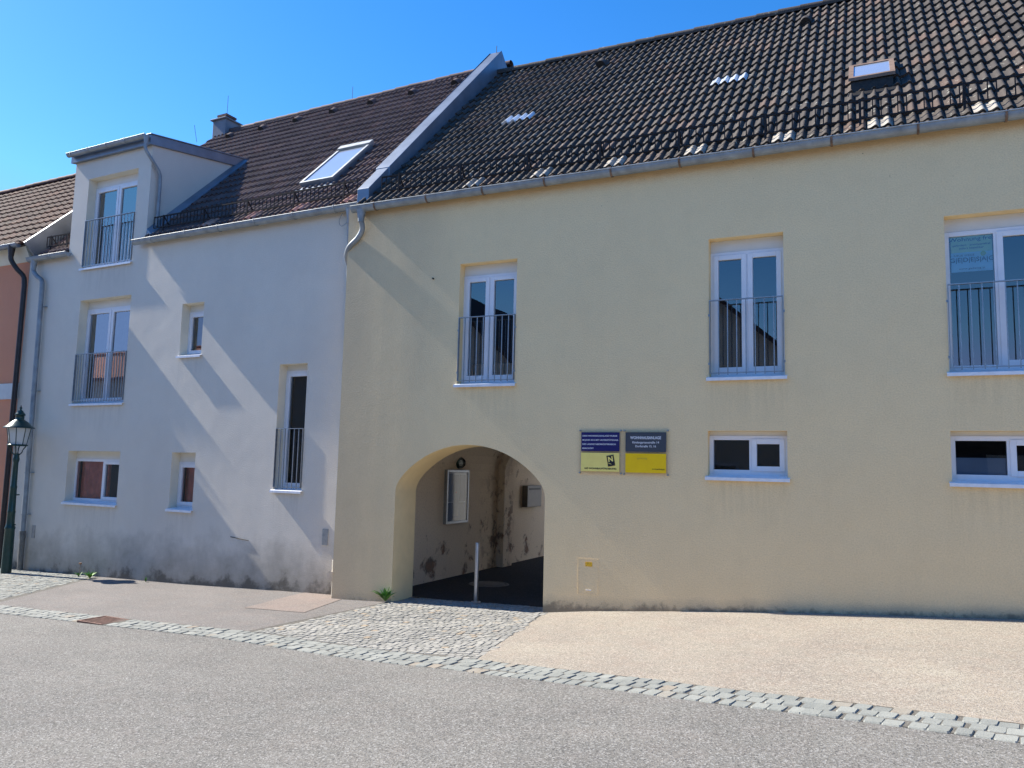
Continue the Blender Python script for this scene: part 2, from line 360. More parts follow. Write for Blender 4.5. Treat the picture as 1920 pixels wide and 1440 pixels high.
UP = [(-40,-1.0),(-20,-2.0),(-12.8,-2.40),(-10.41,-2.46),(-9.8,-2.5),(-7.56,-2.55),(-3.86,-3.06),(-3.17,-3.24),(-2.39,-3.44),(-1.81,-3.60),(-1.07,-3.80),(-.63,-3.88),(-.09,-3.99),(.84,-4.19),(4,-4.9),(9,-6.0)]
def upy(x): return interp(x, [p[0] for p in UP], [p[1] for p in UP])
def wally(x): return YY(x) if x > -8.15 else WO.y-(x+8.05)*math.tan(-WH)*1.0
def pave(name, bot, top, mat, dz, n=60, k=10, **kw):
    """sheet between a lower line (two x on the kerb side) and an upper line (two x at the wall)"""
    b = MB(); vs = []
    for j in range(k+1):
        t = j/k
        for i in range(n+1):
            u = i/n; xb = bot[0]+(bot[1]-bot[0])*u; xt = top[0]+(top[1]-top[0])*u
            yb, yt = bot[2](xb), top[2](xt); x = xb+(xt-xb)*t; y = yb+(yt-yb)*t; vs.append((x, y, gz(x, y)+dz))
    b.faces(vs, [(j*(n+1)+i, j*(n+1)+i+1, (j+1)*(n+1)+i+1, (j+1)*(n+1)+i) for j in range(k) for i in range(n)], 0, 0, True)
    return tag(b.build(name, mat), kind='structure')
W_ = lambda x: wally(x)+.05
pave('pavement', (-13.0, -7.50, upy), (-14.35, -7.05, W_), M_PAVL, .006)
pave('pavement', (-3.90, 9.0, upy), (-4.38, 9.0, W_), M_PAVR, .006, 90)
pl = lambda pts: (lambda x: interp(x, [p[0] for p in pts], [p[1] for p in pts]))
pave('pavement_patch', (-8.85, -7.70, lambda x: -1.2), (-9.0, -7.95, W_), M_PATCH, .011, 12, 8)

# cobbles: real setts, one mesh per paved area
def sett(b, cx, cy, w, d, ang, hz, h=.03):
    ca, sa = math.cos(ang), math.sin(ang); t = rnd.random(); zc = gz(cx, cy)+hz+rnd.uniform(-.004, .004)
    e_ = .1; gx_ = (gz(cx+e_, cy)-gz(cx-e_, cy))/(2*e_); gy_ = (gz(cx, cy+e_)-gz(cx, cy-e_))/(2*e_)
    tx, ty = gx_+rnd.uniform(-.03, .03), gy_+rnd.uniform(-.03, .03)
    def ring(k, dz, jit):
        o = []
        for sx, sy in ((-1,-.8),(-.8,-1),(.8,-1),(1,-.8),(1,.8),(.8,1),(-.8,1),(-1,.8)):
            x = sx*w/2*k*jit[len(o)]; y = sy*d/2*k*jit[len(o)]; o.append((cx+x*ca-y*sa, cy+x*sa+y*ca, zc+dz+(x*ca-y*sa)*tx+(x*sa+y*ca)*ty))
        return o
    j = [rnd.uniform(.95, 1.03) for _ in range(8)]
    a, c, e = ring(1., -h, j), ring(.98, -.008, j), ring(.88, .002, j)
    vs = a+c+e; fs = []
    for q in (0, 8):
        for i in range(8): i2 = (i+1) % 8; fs.append((q+i, q+i2, q+8+i2, q+8+i))
    fs.append(tuple(range(16, 24))); b.faces(vs, fs, 0, t, False)
b = MB()
x = -24.
while x < 5.5:
    w = rnd.uniform(.105, .15)
    if not (-10.28 < x < -9.72):
        y0 = upy(x); ang = math.atan2(upy(x+.1)-upy(x-.1), .2)
        for r_ in range(3):
            xx = x+rnd.uniform(-.01, .01)+(.06 if r_ == 1 else 0)
            if xx < -10.1 or xx > -9.8 or True: sett(b, xx+r_*math.sin(ang)*.15, y0-.082-r_*.150, w*.98, .147, ang+rnd.uniform(-.05, .05), .009)
    x += w
tag(b.build('cobble_gutter', M_COB), kind='structure')
# jointing sand strips under the setts
def strip(name, a, c, mat, dz):
    b = MB(); xs_ = frange(-24, 6, .4); n = len(xs_); vs = [(x, a(x), gz(x, a(x))+dz) for x in xs_]+[(x, c(x), gz(x, c(x))+dz) for x in xs_]
    b.faces(vs, [(i, i+1, n+i+1, n+i) for i in range(n-1)], 0, 0, True); return tag(b.build(name, mat), kind='structure')
strip('gutter_bed', lambda x: upy(x)-.455, lambda x: upy(x)+.0, M_SAND, .0035)
pave('forecourt_bed', (-7.50, -3.90, upy), (-7.05, -4.38, W_), M_SAND, .004, 30, 10)
b = MB()
y = .0; row = 0
y = -.02
while y > -3.1:
    d = rnd.uniform(.075, .095); t = (-y)/3.0
    xl = -7.03 - .47*min(1, t); xr = -4.38 + .48*min(1, t)
    x = xl+rnd.uniform(0, .05)
    while x < xr-.03:
        w = rnd.uniform(.075, .11); yy = y + .045*math.sin(x*2.1+row*.35)
        base = wally(x)+.02 if x > -7 else .1
        if yy-d/2 > upy(x)+.02 and yy < .12: sett(b, x+w/2, yy-d/2, w*.94, d*.92, rnd.uniform(-.1, .1), .008, .025)
        x += w
    y -= d; row += 1
y = .55
while y > -.02:      # the strip under the arch
    d = rnd.uniform(.085, .105); x = -6.98
    while x < -4.5:
        w = rnd.uniform(.085, .125); sett(b, x+w/2, y-d/2, w*.94, d*.92, rnd.uniform(-.08, .08), .008, .025); x += w
    y -= d
tag(b.build('cobble_forecourt', M_COBY), kind='structure')
b = MB(); y = .75
while y > -2.45:
    d = rnd.uniform(.09, .11); x = -24. 
    while x < -13:
        w = rnd.uniform(.09, .13); t = min(1, max(0, (.5-y)/2.9)); lim = -14.35+1.3*t
        yy = y+.03*math.sin(x*2)
        if x+w < lim and yy < wally(x)-.02 and yy-d > upy(x)+.0: sett(b, x+w/2, yy-d/2, w*.94, d*.92, rnd.uniform(-.1, .1), .007, .02)
        x += w
    y -= d
tag(b.build('cobble_pavement', M_COB), kind='structure')
pave('pavement_bed', (-24, -13.0, upy), (-24, -14.35, W_), M_SAND, .0045, 30, 8)

# ------------------------------------------------------------------ wall with openings
def wall_mesh(b, xs_, zb, zt, rects, arch=None, mapf=None, recess=.22, rev_mi=1, back=.0):
    """front face in (x, y=0, z) with rectangular holes and an arched one; reveals run inwards"""
    br = sorted(set([round(q, 4) for q in xs_] + [round(r[i], 4) for r in rects for i in (0, 1)]))
    for x0, x1 in zip(br[:-1], br[1:]):
        xm = (x0+x1)/2
        cuts = sorted([(r[2], r[3]) for r in rects if r[0]-1e-6 < xm < r[1]+1e-6])
        lo = (zb(x0), zb(x1)); hi = (zt(x0), zt(x1))
        if arch and arch[0] < xm < arch[1]: lo = (arch[2](x0), arch[2](x1))
        cur = lo
        for c0, c1 in cuts:
            b.quad([(x0,0,cur[0]),(x1,0,cur[1]),(x1,0,c0),(x0,0,c0)]); cur = (c1, c1)
        b.quad([(x0,0,cur[0]),(x1,0,cur[1]),(x1,0,hi[1]),(x0,0,hi[0])])
    for x0, x1, z0, z1 in rects:
        d = recess
        b.quad([(x0,0,z0),(x0,0,z1),(x0,d,z1),(x0,d,z0)], rev_mi); b.quad([(x1,0,z1),(x1,0,z0),(x1,d,z0),(x1,d,z1)], rev_mi)
        b.quad([(x0,0,z1),(x1,0,z1),(x1,d,z1),(x0,d,z1)], rev_mi); b.quad([(x0,0,z0),(x0,d,z0),(x1,d,z0),(x1,0,z0)], rev_mi)
    return b

# ------------------------------------------------------------------ windows (local: x right, y in, z up, origin = lower left of the opening)
def window(house, loc, rot, w, h, panes, shut=.17, bottom=.07, sash=(True, True), glassm=None, label=None, recess=.20, fr=.055, room=True, depth=.7):
    y0 = recess-.055; zt = h-shut
    b = MB()
    b.box(0, fr, y0, y0+.07, 0, zt); b.box(w-fr, w, y0, y0+.07, 0, zt)
    b.box(fr, w-fr, y0, y0+.07, zt-fr, zt); b.box(fr, w-fr, y0, y0+.07, 0, bottom)
    xsplit = [fr]+[fr+(w-2*fr)*p for p in panes[:-1]]+[w-fr]
    mw = .045
    for q in xsplit[1:-1]: b.box(q-mw/2, q+mw/2, y0+.002, y0+.068, bottom, zt-fr)
    win = bevel(b.build('window', M_FRAME, house, loc, rot), .003)
    if label: win['label'] = label
    if shut > .03:
        s = MB().box(.002, w-.002, y0+.012, y0+.09, zt, h-.001); s.build('roller_box', M_SHUT, win)
    for i in range(len(xsplit)-1):
        a = xsplit[i]+(mw/2 if i else 0); c = xsplit[i+1]-(mw/2 if i < len(xsplit)-2 else 0); z0 = bottom; z1 = zt-fr
        k = .004
        if sash[i]:
            sw = .052; s = MB()
            s.box(a-.012, a+sw, y0-.014, y0+.05, z0-.012, z1+.012); s.box(c-sw, c+.012, y0-.014, y0+.05, z0-.012, z1+.012)
            s.box(a+sw, c-sw, y0-.014, y0+.05, z0-.012, z0+sw); s.box(a+sw, c-sw, y0-.014, y0+.05, z1-sw, z1+.012)
            bevel(s.build('sash', M_FRAME, win), .004)
            a += sw; c -= sw; z0 += sw; z1 -= sw
        gy = y0+.02
        g = MB(); g.quad([(a-k,gy,z0-k),(c+k,gy,z0-k),(c+k,gy,z1+k),(a-k,gy,z1+k)]); g.build('pane', glassm or M_GLASS, win)
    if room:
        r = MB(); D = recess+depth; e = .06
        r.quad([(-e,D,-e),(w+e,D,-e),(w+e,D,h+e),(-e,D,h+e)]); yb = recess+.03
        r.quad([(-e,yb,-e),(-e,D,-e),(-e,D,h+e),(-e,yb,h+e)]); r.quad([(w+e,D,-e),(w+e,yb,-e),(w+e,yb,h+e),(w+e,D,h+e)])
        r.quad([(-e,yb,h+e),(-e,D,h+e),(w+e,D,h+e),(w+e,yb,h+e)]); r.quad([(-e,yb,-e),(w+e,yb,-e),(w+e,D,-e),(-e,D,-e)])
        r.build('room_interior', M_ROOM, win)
    return win
def sill(win, w, proud=.05, y1=.15, mat=None, over=.03):
    s = MB()
    s.hexa([(-over,-proud,-.012),(w+over,-proud,-.012),(w+over,0,.0),(-over,0,.0)], [(-over,-proud,-.006),(w+over,-proud,-.006),(w+over,0,.012),(-over,0,.012)])
    s.box(-over, w+over, -proud-.003, -proud+.004, -.045, -.004)
    s.hexa([(.001,0,.001),(w-.001,0,.001),(w-.001,y1,.02),(.001,y1,.02)], [(.001,0,.012),(w-.001,0,.012),(w-.001,y1,.035),(.001,y1,.035)])
    return s.build('sill', mat or M_SILL, win)
def curtain(win, x0, x1, z0, z1, y, mat, folds=9, amp=.02, name='curtain'):
    b = MB(); n = folds*8; vs = []
    for i in range(n+1):
        x = x0+(x1-x0)*i/n; yy = y+amp*math.sin(i/8*2*math.pi)+amp*.4*math.sin(i*.31)
        vs += [(x, yy, z0), (x, yy, z1)]
    b.faces(vs, [(2*i, 2*i+2, 2*i+3, 2*i+1) for i in range(n)], 0, 0, True); return b.build(name, mat, win)
def railing(house, loc, rot, w, z0, z1, pitch=.112, y=-.005, mat=None, inset=.012):
    """juliet balcony: flat rails with upright bars, z relative to the opening"""
    b = MB(); a, c = inset, w-inset
    b.box(a, c, y-.02, y+.02, z1-.012, z1); b.box(a, c, y-.012, y+.012, z0, z0+.010)
    for q in (a, c-.008): b.box(q, q+.008, y-.02, y+.025, z0+.0, z1-.013)
    n = int(round((c-a)/pitch))
    for i in range(1, n):
        x = a+(c-a)*i/n; b.box(x-.006, x+.006, y-.006, y+.006, z0-.02, z1-.013)
    b.box(a-.02, a+.0, y-.004, y+.018, z1-.22, z1-.19); b.box(c, c+.02, y-.004, y+.018, z1-.22, z1-.19)
    b.box(a-.02, a+.0, y-.004, y+.018, z0+.12, z0+.15); b.box(c, c+.02, y-.004, y+.018, z0+.12, z0+.15)
    return b.build('balcony_railing', mat or M_GALV, house, loc, rot)

# ------------------------------------------------------------------ tiled roof: plane z = zp + y (45 deg), local frame, t measured up the slope
WV, RW = .1475, .345
S2 = math.sqrt(.5)
def rp(x, t, h, y0, z0):  # point on a 45 degree roof: start (y0,z0), slope distance t, height h above it
    return (x, y0+t*S2-h*S2, z0+t*S2+h*S2)
PU = [0,.22,.42,.56,.68,.78,.86,.93,1.]; PV = [0,.12,.58,.95,1.,.62,.05,-.38,0]
def prof(u, amp): return amp*interp(u, PU, PV)
def tiles(b, x0, ncol, r0, r1, y0, z0, amp=.038, lift=.0, skip=None, wv=WV, rw=RW, t0=-.22, mi=0, tint=None, ns=8, thick=.038, mapx=None, seed=1, jit=.004):
    rr = random.Random(seed)
    for r in range(r0, r1):
        for c in range(ncol):
            xa = x0+c*wv
            if c % 2 == 0: tt = rr.random(); dj = rr.uniform(-jit, jit)*2; hj = rr.uniform(0, jit)
            if skip and skip(xa+wv/2, t0+(r+.5)*rw): continue
            t = tint if tint is not None else tt
            lo, hi = max(-.03, t0+r*rw-.03)+dj, t0+(r+1)*rw+.01
            top = []; bot = []; und = []
            for i in range(ns+1):
                p = prof(PU[i], amp); x = xa+wv*PU[i]
                bot.append(rp(x, lo, p+thick+lift+hj, y0, z0)); top.append(rp(x, hi, p+lift, y0, z0)); und.append(rp(x, lo+.004, p+lift-.004+hj, y0, z0))
            vs = und+bot+top; n = ns+1; fs = []; 
            for i in range(ns): fs += [(n+i, n+i+1, 2*n+i+1, 2*n+i)]
            b.faces(vs, fs, mi, t, True)
            b.faces(und+bot, [(i, i+1, n+i+1, n+i) for i in range(ns)], mi, t, False)
def under(b, x0, x1, y0, z0, T, mi=1, drop=.03):
    b.quad([rp(x0,0,-drop,y0,z0), rp(x1,0,-drop,y0,z0), rp(x1,T,-drop,y0,z0), rp(x0,T,-drop,y0,z0)], mi)
def ridge_caps(b, x0, x1, y, z, pitch=.40, r=.115, mi=0, seed=3):
    rr = random.Random(seed); x = x0
    while x < x1:
        n = 10; L = pitch+.05; r0_, r1_ = r*1.0, r*1.14; t = rr.random(); dz = rr.uniform(-.006, .006)
        vs = []
        for xx, q in ((x, r1_), (x+L, r0_)):
            for i in range(n+1):
                a = math.pi*(-.12+1.24*i/n); vs.append((xx, y-q*math.cos(a), z+dz+q*.85*math.sin(a)))
        b.faces(vs, [(i, n+1+i, n+2+i, i+1) for i in range(n)], mi, t, True)
        b.faces(vs[:n+1], [tuple(range(n+1))], mi, t)
        x += pitch
def gutter(house, pts, r=.075, name='gutter', mat=None, brackets=(), bmat=None):
    """half round channel along pts (world-like local coords), rolled outer lip"""
    b = MB(); P = [Vector(p) for p in pts]; n = 12; rings = []
    for k, (rr_, fl) in enumerate(((r, 0), (r-.006, 1))):
        rings = []
        for i, p in enumerate(P):
            d = (P[min(i+1, len(P)-1)]-P[max(i-1, 0)]); d.z = 0; d.normalize(); o = Vector((d.y, -d.x, 0))  # outwards
            rings.append([p + rr_*(math.cos(math.pi*j/n)*o) - Vector((0,0,rr_*1.15*math.sin(math.pi*j/n))) for j in range(n+1)])
        vs = [q for g in rings for q in g]; m_ = n+1
        fs = [((i*m_+j), (i*m_+j+1), ((i+1)*m_+j+1), ((i+1)*m_+j)) for i in range(len(P)-1) for j in range(n)]
        if fl: fs = [tuple(reversed(f)) for f in fs]
        b.faces(vs, fs, 0, 0, True)
        if not fl:
            b.faces(rings[0], [tuple(reversed(range(m_)))], 0); b.faces(rings[-1], [tuple(range(m_))], 0)
            lip = [g[0] for g in rings]
    b.tube([q+Vector((0,0,.004)) for q in lip], .011, 8)
    g = b.build(name, mat or M_ZINC, house)
    for q in brackets:
        p, d = q; p = Vector(p); d = Vector(d).normalized(); o = Vector((d.y, -d.x, 0)); bb = MB(); rr_ = r+.004
        ring = lambda rad, off: [p + d*off + rad*(math.cos(math.pi*j/n)*o) - Vector((0,0,rad*1.15*math.sin(math.pi*j/n))) for j in range(n+1)]
        A, B_, C_, D_ = ring(rr_, -.014), ring(rr_, .014), ring(rr_+.005, -.014), ring(rr_+.005, .014); m_ = n+1
        for j in range(n):
            bb.quad([C_[j], C_[j+1], D_[j+1], D_[j]]); bb.quad([A[j], A[j+1], C_[j+1], C_[j]]); bb.quad([B_[j+1], B_[j], D_[j], D_[j+1]])
        bb.tube([p+d*0+o*(r+.006)+Vector((0,0,-.02)), p+o*(r+.006)+Vector((0,0,.022)), p+o*(r-.02)+Vector((0,0,.03))], .007, 6)
        bb.build('bracket', bmat or mat or M_ZINC, g)
    return g
def snow_guard(house, x0, x1, y, z0, z1, posts, mapf=None, name='snow_guard', pitch=.098):
    b = MB()
    b.box(x0, x1, y-.012, y+.012, z1-.024, z1); b.box(x0, x1, y-.010, y+.010, z0, z0+.018)
    n = int((x1-x0)/pitch)
    for i in range(n+1):
        x = x0+(x1-x0)*i/n+rnd.uniform(-.006, .006); b.box(x-.007, x+.007, y-.006, y+.006, z0+.018, z1-.024)
    for p in posts:
        b.box(p-.016, p+.016, y-.012, y+.004, z0-.12, z1+.01)
        b.hexa([(p-.014,y+.02,z0-.10),(p+.014,y+.02,z0-.10),(p+.014,y+.34,z0+.20),(p-.014,y+.34,z0+.20)], [(p-.014,y+.02,z0-.085),(p+.014,y+.02,z0-.085),(p+.014,y+.34,z0+.215),(p-.014,y+.34,z0+.215)])
        b.hexa([(p-.012,y+.004,z1-.02),(p+.012,y+.004,z1-.02),(p+.012,y+.17,z0+.05),(p-.012,y+.17,z0+.05)], [(p-.012,y+.004,z1-.006),(p+.012,y+.004,z1-.006),(p+.012,y+.18,z0+.06),(p-.012,y+.18,z0+.06)])
    return b.build(name, M_GUARD, house, mapf=mapf)
def vent_tile(house_roof, x, t, y0, z0, mat):
    b = MB(); n = 8; vs = []
    for tt, sc_ in ((t, 1.), (t+.16, .9), (t+.30, .1)):
        for i in range(n+1): a = math.pi*i/n; vs.append(rp(x+.10*math.cos(a), tt, .03+.12*sc_*math.sin(a), y0, z0))
    b.faces(vs, [(j*(n+1)+i+1, j*(n+1)+i, (j+1)*(n+1)+i, (j+1)*(n+1)+i+1) for j in range(2) for i in range(n)], 0, .2, True)
    b.quad([vs[i] for i in range(n+1)], 1)
    return b.build('vent_tile', [mat, M_DARK], house_roof)

# ================================================================== YELLOW HOUSE
yh = empty('yellow_house', (0, 0, 0), 0, label='long yellow rendered house with dark tiled roof and arched passage', cat='house')
AX0, AX1 = -6.99, -4.42; AXC = (AX0+AX1)/2
def archz(x, dz=0.):
    u = abs(x-AXC)
    if u < 1.10: return .65+math.sqrt(1.62**2-u*u)
    w = max(0., (1.285-u)/.185); return 1.52+.294*math.sqrt(w)+.024*w
rects = [(-5.94, -4.95, 3.20, 5.12), (-2.06, -1.085, 3.20, 5.12), (.785, 2.72, 3.18, 5.11), (-2.08, -1.07, 1.875, 2.485), (.77, 2.40, 1.875, 2.485)]
b = MB()
ARX = [AXC-1.285*math.cos(math.pi*i/40) for i in range(41)]
xs_ = frange(-8.15, AX0, .35)+ARX+frange(AX1, 7.8, .35)
wall_mesh(b, xs_, lambda x: g0(x)-.25, lambda x: 6.36, rects, (AX0, AX1, archz), recess=.22)
# arch jambs and soffit, .62 thick
D = .62; n = 40; ax = ARX
prof_ = [(AX0, z) for z in (-.4, .2, .7, 1.1, 1.35)]+[(x, archz(x)) for x in ax]+[(AX1, z) for z in (1.35, 1.1, .7, .2, -.4)]
rv = MB()
for (xa, za), (xb, zb) in zip(prof_[:-1], prof_[1:]):
    for q in range(4): rv.quad([(xa,D*q/4,za),(xb,D*q/4,zb),(xb,D*(q+1)/4,zb),(xa,D*(q+1)/4,za)], 0, 0, True)
weld(rv.build('arch_reveal', M_YREV, yh, mapf=ymap), 1e-3)
b.quad([(-8.15,0,-.5),(-8.15,0,6.3),(-8.15,.7,6.3),(-8.15,.7,-.5)])
b.quad([(7.8,0,6.36),(7.8,0,-.2),(7.8,8.4,-.2),(7.8,8.4,6.36)])
# back of the front wall beside the arch, seen from inside the passage
for xa, xb in ((-7.7, AX0), (AX1, -3.9)): b.quad([(xb,D,-.4),(xa,D,-.4),(xa,D,3.6),(xb,D,3.6)], 2)
for i in range(n): b.quad([(ax[i],D,archz(ax[i])),(ax[i+1],D,archz(ax[i+1])),(ax[i+1],D,3.6),(ax[i],D,3.6)], 2)
wall_y = b.build('wall', [M_YEL, M_YREV, M_OLD], yh, mapf=ymap); weld(wall_y)

# passage behind the arch: left wall, vault, cross rib
b = MB(); XL, XR, ZS = -7.60, -3.95, 1.85; cx = (XL+XR)/2; hw = (XR-XL)/2; VH = 1.05
def vault(y0, y1, ins=0., mi=0):
    n = 20; A = []
    for i in range(n+1):
        a = math.pi*i/n; A.append((cx-(hw-ins)*math.cos(a), ZS+(VH-ins)*math.sin(a)))
    for i in range(n): b.quad([(A[i][0],y0,A[i][1]),(A[i][0],y1,A[i][1]),(A[i+1][0],y1,A[i+1][1]),(A[i+1][0],y0,A[i+1][1])], mi, 0, True)
    b.quad([(XL+ins,y0,-.5),(XL+ins,y1,-.5),(XL+ins,y1,ZS),(XL+ins,y0,ZS)], mi); b.quad([(XR-ins,y1,-.5),(XR-ins,y0,-.5),(XR-ins,y0,ZS),(XR-ins,y1,ZS)], mi)
    return A
vault(.75, 5.0); Ai = vault(5.0, 5.45, .16); vault(5.45, 8.4)
Ao = [(cx-hw*math.cos(math.pi*i/20), ZS+VH*math.sin(math.pi*i/20)) for i in range(21)]
for yy in (5.0, 5.45):
    for i in range(20): b.quad([(Ai[i][0],yy,Ai[i][1]),(Ai[i+1][0],yy,Ai[i+1][1]),(Ao[i+1][0],yy,Ao[i+1][1]),(Ao[i][0],yy,Ao[i][1])])
    b.quad([(XL,yy,-.5),(XL+.16,yy,-.5),(XL+.16,yy,ZS),(XL,yy,ZS)]); b.quad([(XR-.16,yy,-.5),(XR,yy,-.5),(XR,yy,ZS),(XR-.16,yy,ZS)])
b.build('passage_vault', M_OLD, yh)
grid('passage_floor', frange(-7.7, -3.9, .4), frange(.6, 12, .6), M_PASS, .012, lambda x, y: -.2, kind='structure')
# back wall, side and rear closing faces
b = MB()
b.quad([(-8.05,8.4,-.3),(-7.6,8.4,-.3),(-7.6,8.4,6.4),(-8.05,8.4,6.4)]); b.quad([(-3.95,8.4,-.3),(7.8,8.4,-.3),(7.8,8.4,6.4),(-3.95,8.4,6.4)]); b.quad([(-7.6,8.4,2.92),(-3.95,8.4,2.92),(-3.95,8.4,6.4),(-7.6,8.4,6.4)])
b.quad([(7.8,0,6.36),(7.8,9,6.4),(7.8,4.45,10.75)])
b.build('rear_wall', M_YREV, yh)

# roof
RY0, RZ0 = -.08, 6.25
b = MB(); X0 = -8.05+.0
def yroofmap(x, y, z):
    k = max(0, min(1, (y+.1)/4.5)); return (x, y+YY(x)*(1-k), z)   # eave follows the wall, ridge is straight
def par_x(y): return -7.83+(y-.1)*.30/4.3
def skipy(x, t): y = RY0+t*S2; return x < par_x(y)-.1
tiles(b, -8.0, 108, 0, 19, RY0, RZ0, skip=skipy, seed=11)
under(b, -8.0, 7.93, RY0, RZ0, 6.3)
b.quad([rp(-8.0,6.3,0,RY0,RZ0), rp(7.93,6.3,0,RY0,RZ0), (7.93,9,6.3), (-8.0,9,6.3)], 1)
roof_y = b.build('roof', [M_TILEY, M_DARK], yh, mapf=yroofmap)
b = MB(); ridge_caps(b, -7.55, 7.6, 4.36, 10.70)
b.build('ridge_cap', M_TILEY, roof_y)
def patch(name, mat, x, nc, row, y0, z0, parent, amp=.038, mapf=None):
    b = MB(); tiles(b, x, nc, row, row+1, y0, z0, lift=.006, tint=.5, amp=amp); return b.build(name, mat, parent, mapf=mapf)
for xx in (-8.0+14*WV, -8.0+22*WV, -8.0+30*WV, -8.0+38*WV, -8.0+46*WV, -8.0+54*WV, -8.0+62*WV):
    patch('pale_tile_pair', M_PALET, xx, 2, 1, RY0, RZ0+.0, roof_y, mapf=yroofmap)
for xx in (-8.0+12*WV, -8.0+38*WV): patch('glass_tile_row', M_GLT, xx, 4, 9, RY0, RZ0, roof_y, mapf=yroofmap)
for xx, t in ((-4.88, 5.25), (-1.02, 5.3)): vent_tile(roof_y, xx, t, RY0, RZ0, M_TILEY)
snow_guard(yh, -7.55, 7.8, .06, 6.53, 6.80, [-7.2+i*1.18 for i in range(13)], yroofmap)
gp = [(x, YY(x)-.135, 6.245) for x in frange(-7.98, 7.95, .3)]
gutter(yh, gp, .078, brackets=[((x, YY(x)-.135, 6.245), (1, math.tan(R(heading(x))), 0)) for x in (-7.5, -6.5, -5.49, -4.45, -3.41, -2.42, -1.43, -.46, .53, 1.46, 2.5, 3.5, 4.5, 5.5, 6.5, 7.5)], bmat=M_RUST)
# verge coping of the fire wall between the two roofs
b = MB()
def cop(y, z, side, up): return (side+(y-.1)*.30/4.3, y, z+up)
L_, R_ = -8.07, -7.83
for ya, yb, ex in ((.1, .62, .0), (.60, 4.42, .025)):
    za, zb = 6.23+(ya-.1)*1.065, 6.23+(yb-.1)*1.065
    b.hexa([cop(ya,za-.35,L_-ex,0),cop(ya,za-.35,R_+ex,0),cop(yb,zb-.35,R_+ex,0),cop(yb,zb-.35,L_-ex,0)], [cop(ya,za,L_-ex,.43+ex),cop(ya,za,R_+ex,.43+ex),cop(yb,zb,R_+ex,.43+ex),cop(yb,zb,L_-ex,.43+ex)])
zb = 6.23+4.32*1.065
b.hexa([cop(4.42,zb-.5,L_-.025,0),cop(4.42,zb-.5,R_+.025,0),cop(6.2,zb-2.4,R_+.025,0),cop(6.2,zb-2.4,L_-.025,0)], [cop(4.42,zb,L_-.025,.455),cop(4.42,zb,R_+.025,.455),cop(6.2,zb-1.8,R_+.025,.455),cop(6.2,zb-1.8,L_-.025,.455)])
b.box(L_+.03, R_-.02, .098, .13, 5.98, 6.25)
bevel(b.build('firewall_coping', M_ZINCD, yh), .008)
b = MB().tube([(-7.62,4.4,11.2),(-7.62,4.4,11.42)], .008, 6); b.build('lightning_rod', M_DARK, yh)
# skylight hatch standing open
b = MB(); x0, x1 = -.24, .30; y0, z0 = .94, 7.30
fr_ = lambda x, q, h: (x, y0+q, z0+.20+q*.78+h)      # plane of the slightly raised lid
b.hexa([(x0,y0,z0-.05),(x1,y0,z0-.05),(x1,y0+.60,z0+.52),(x0,y0+.60,z0+.52)], [fr_(x0,0,0),fr_(x1,0,0),fr_(x1,.60,0),fr_(x0,.60,0)])
b.hexa([(x0-.04,y0-.10,z0-.10),(x1+.04,y0-.10,z0-.10),(x1+.04,y0,z0),(x0-.04,y0,z0)], [(x0-.04,y0-.10,z0-.07),(x1+.04,y0-.10,z0-.07),(x1+.04,y0,z0+.03),(x0-.04,y0,z0+.03)])
sk = b.build('roof_hatch', M_DARK, roof_y)
b = MB(); fw = .035
for xa, xb, qa, qb in ((x0-.03, x0+fw, -.03, .64), (x1-fw, x1+.03, -.03, .64), (x0+fw, x1-fw, .58, .64), (x0+fw, x1-fw, -.03, .02)):
    b.hexa([fr_(xa,qa,.002),fr_(xb,qa,.002),fr_(xb,qb,.002),fr_(xa,qb,.002)], [fr_(xa,qa,.05),fr_(xb,qa,.05),fr_(xb,qb,.05),fr_(xa,qb,.05)])
b.build('hatch_frame', M_WOOD, roof_y)
b = MB().hexa([fr_(x0+fw,.02,.02),fr_(x1-fw,.02,.02),fr_(x1-fw,.58,.02),fr_(x0+fw,.58,.02)], [fr_(x0+fw,.02,.035),fr_(x1-fw,.02,.035),fr_(x1-fw,.58,.035),fr_(x0+fw,.58,.035)])
b.build('hatch_pane', M_SKYL, roof_y)

# windows of the yellow house
def ywin(x0, z0): return (x0, YY(x0), z0), R(heading(x0+.4))
def yopen(r, panes, **k):
    l, a = ywin(r[0], r[2]); w = r[1]-r[0]; h = r[3]-r[2]; win = window(yh, l, a, w, h, panes, **k); return win, l, a, w, h
w1, l, a, w, h = yopen(rects[0], [.47, 1], bottom=.10); sill(w1, w); railing(yh, l, a, w, .055, 1.06)
w2, l, a, w, h = yopen(rects[1], [.5, 1], bottom=.10); sill(w2, w); railing(yh, l, a, w, .055, 1.06)
w3, l, a, w, h = yopen(rects[2], [.27, .64, 1], bottom=.10, sash=(False, True, True)); sill(w3, w); railing(yh, l, a, w, .055, 1.08, .118)

w4, l, a, w, h = yopen(rects[3], [.54, 1], glassm=M_GLASSL, shut=.06, bottom=.10, sash=(False, True), recess=.17); sill(w4, w, y1=.12)
w5, l, a, w, h = yopen(rects[4], [.36, .68, 1], glassm=M_GLASSL, shut=.055, bottom=.10, sash=(False, True, False), recess=.17); sill(w5, w, y1=.12)
MB().box(.06, .60, .19, .20, .10, .30).build('frosted_panel', M_FROST, w5)
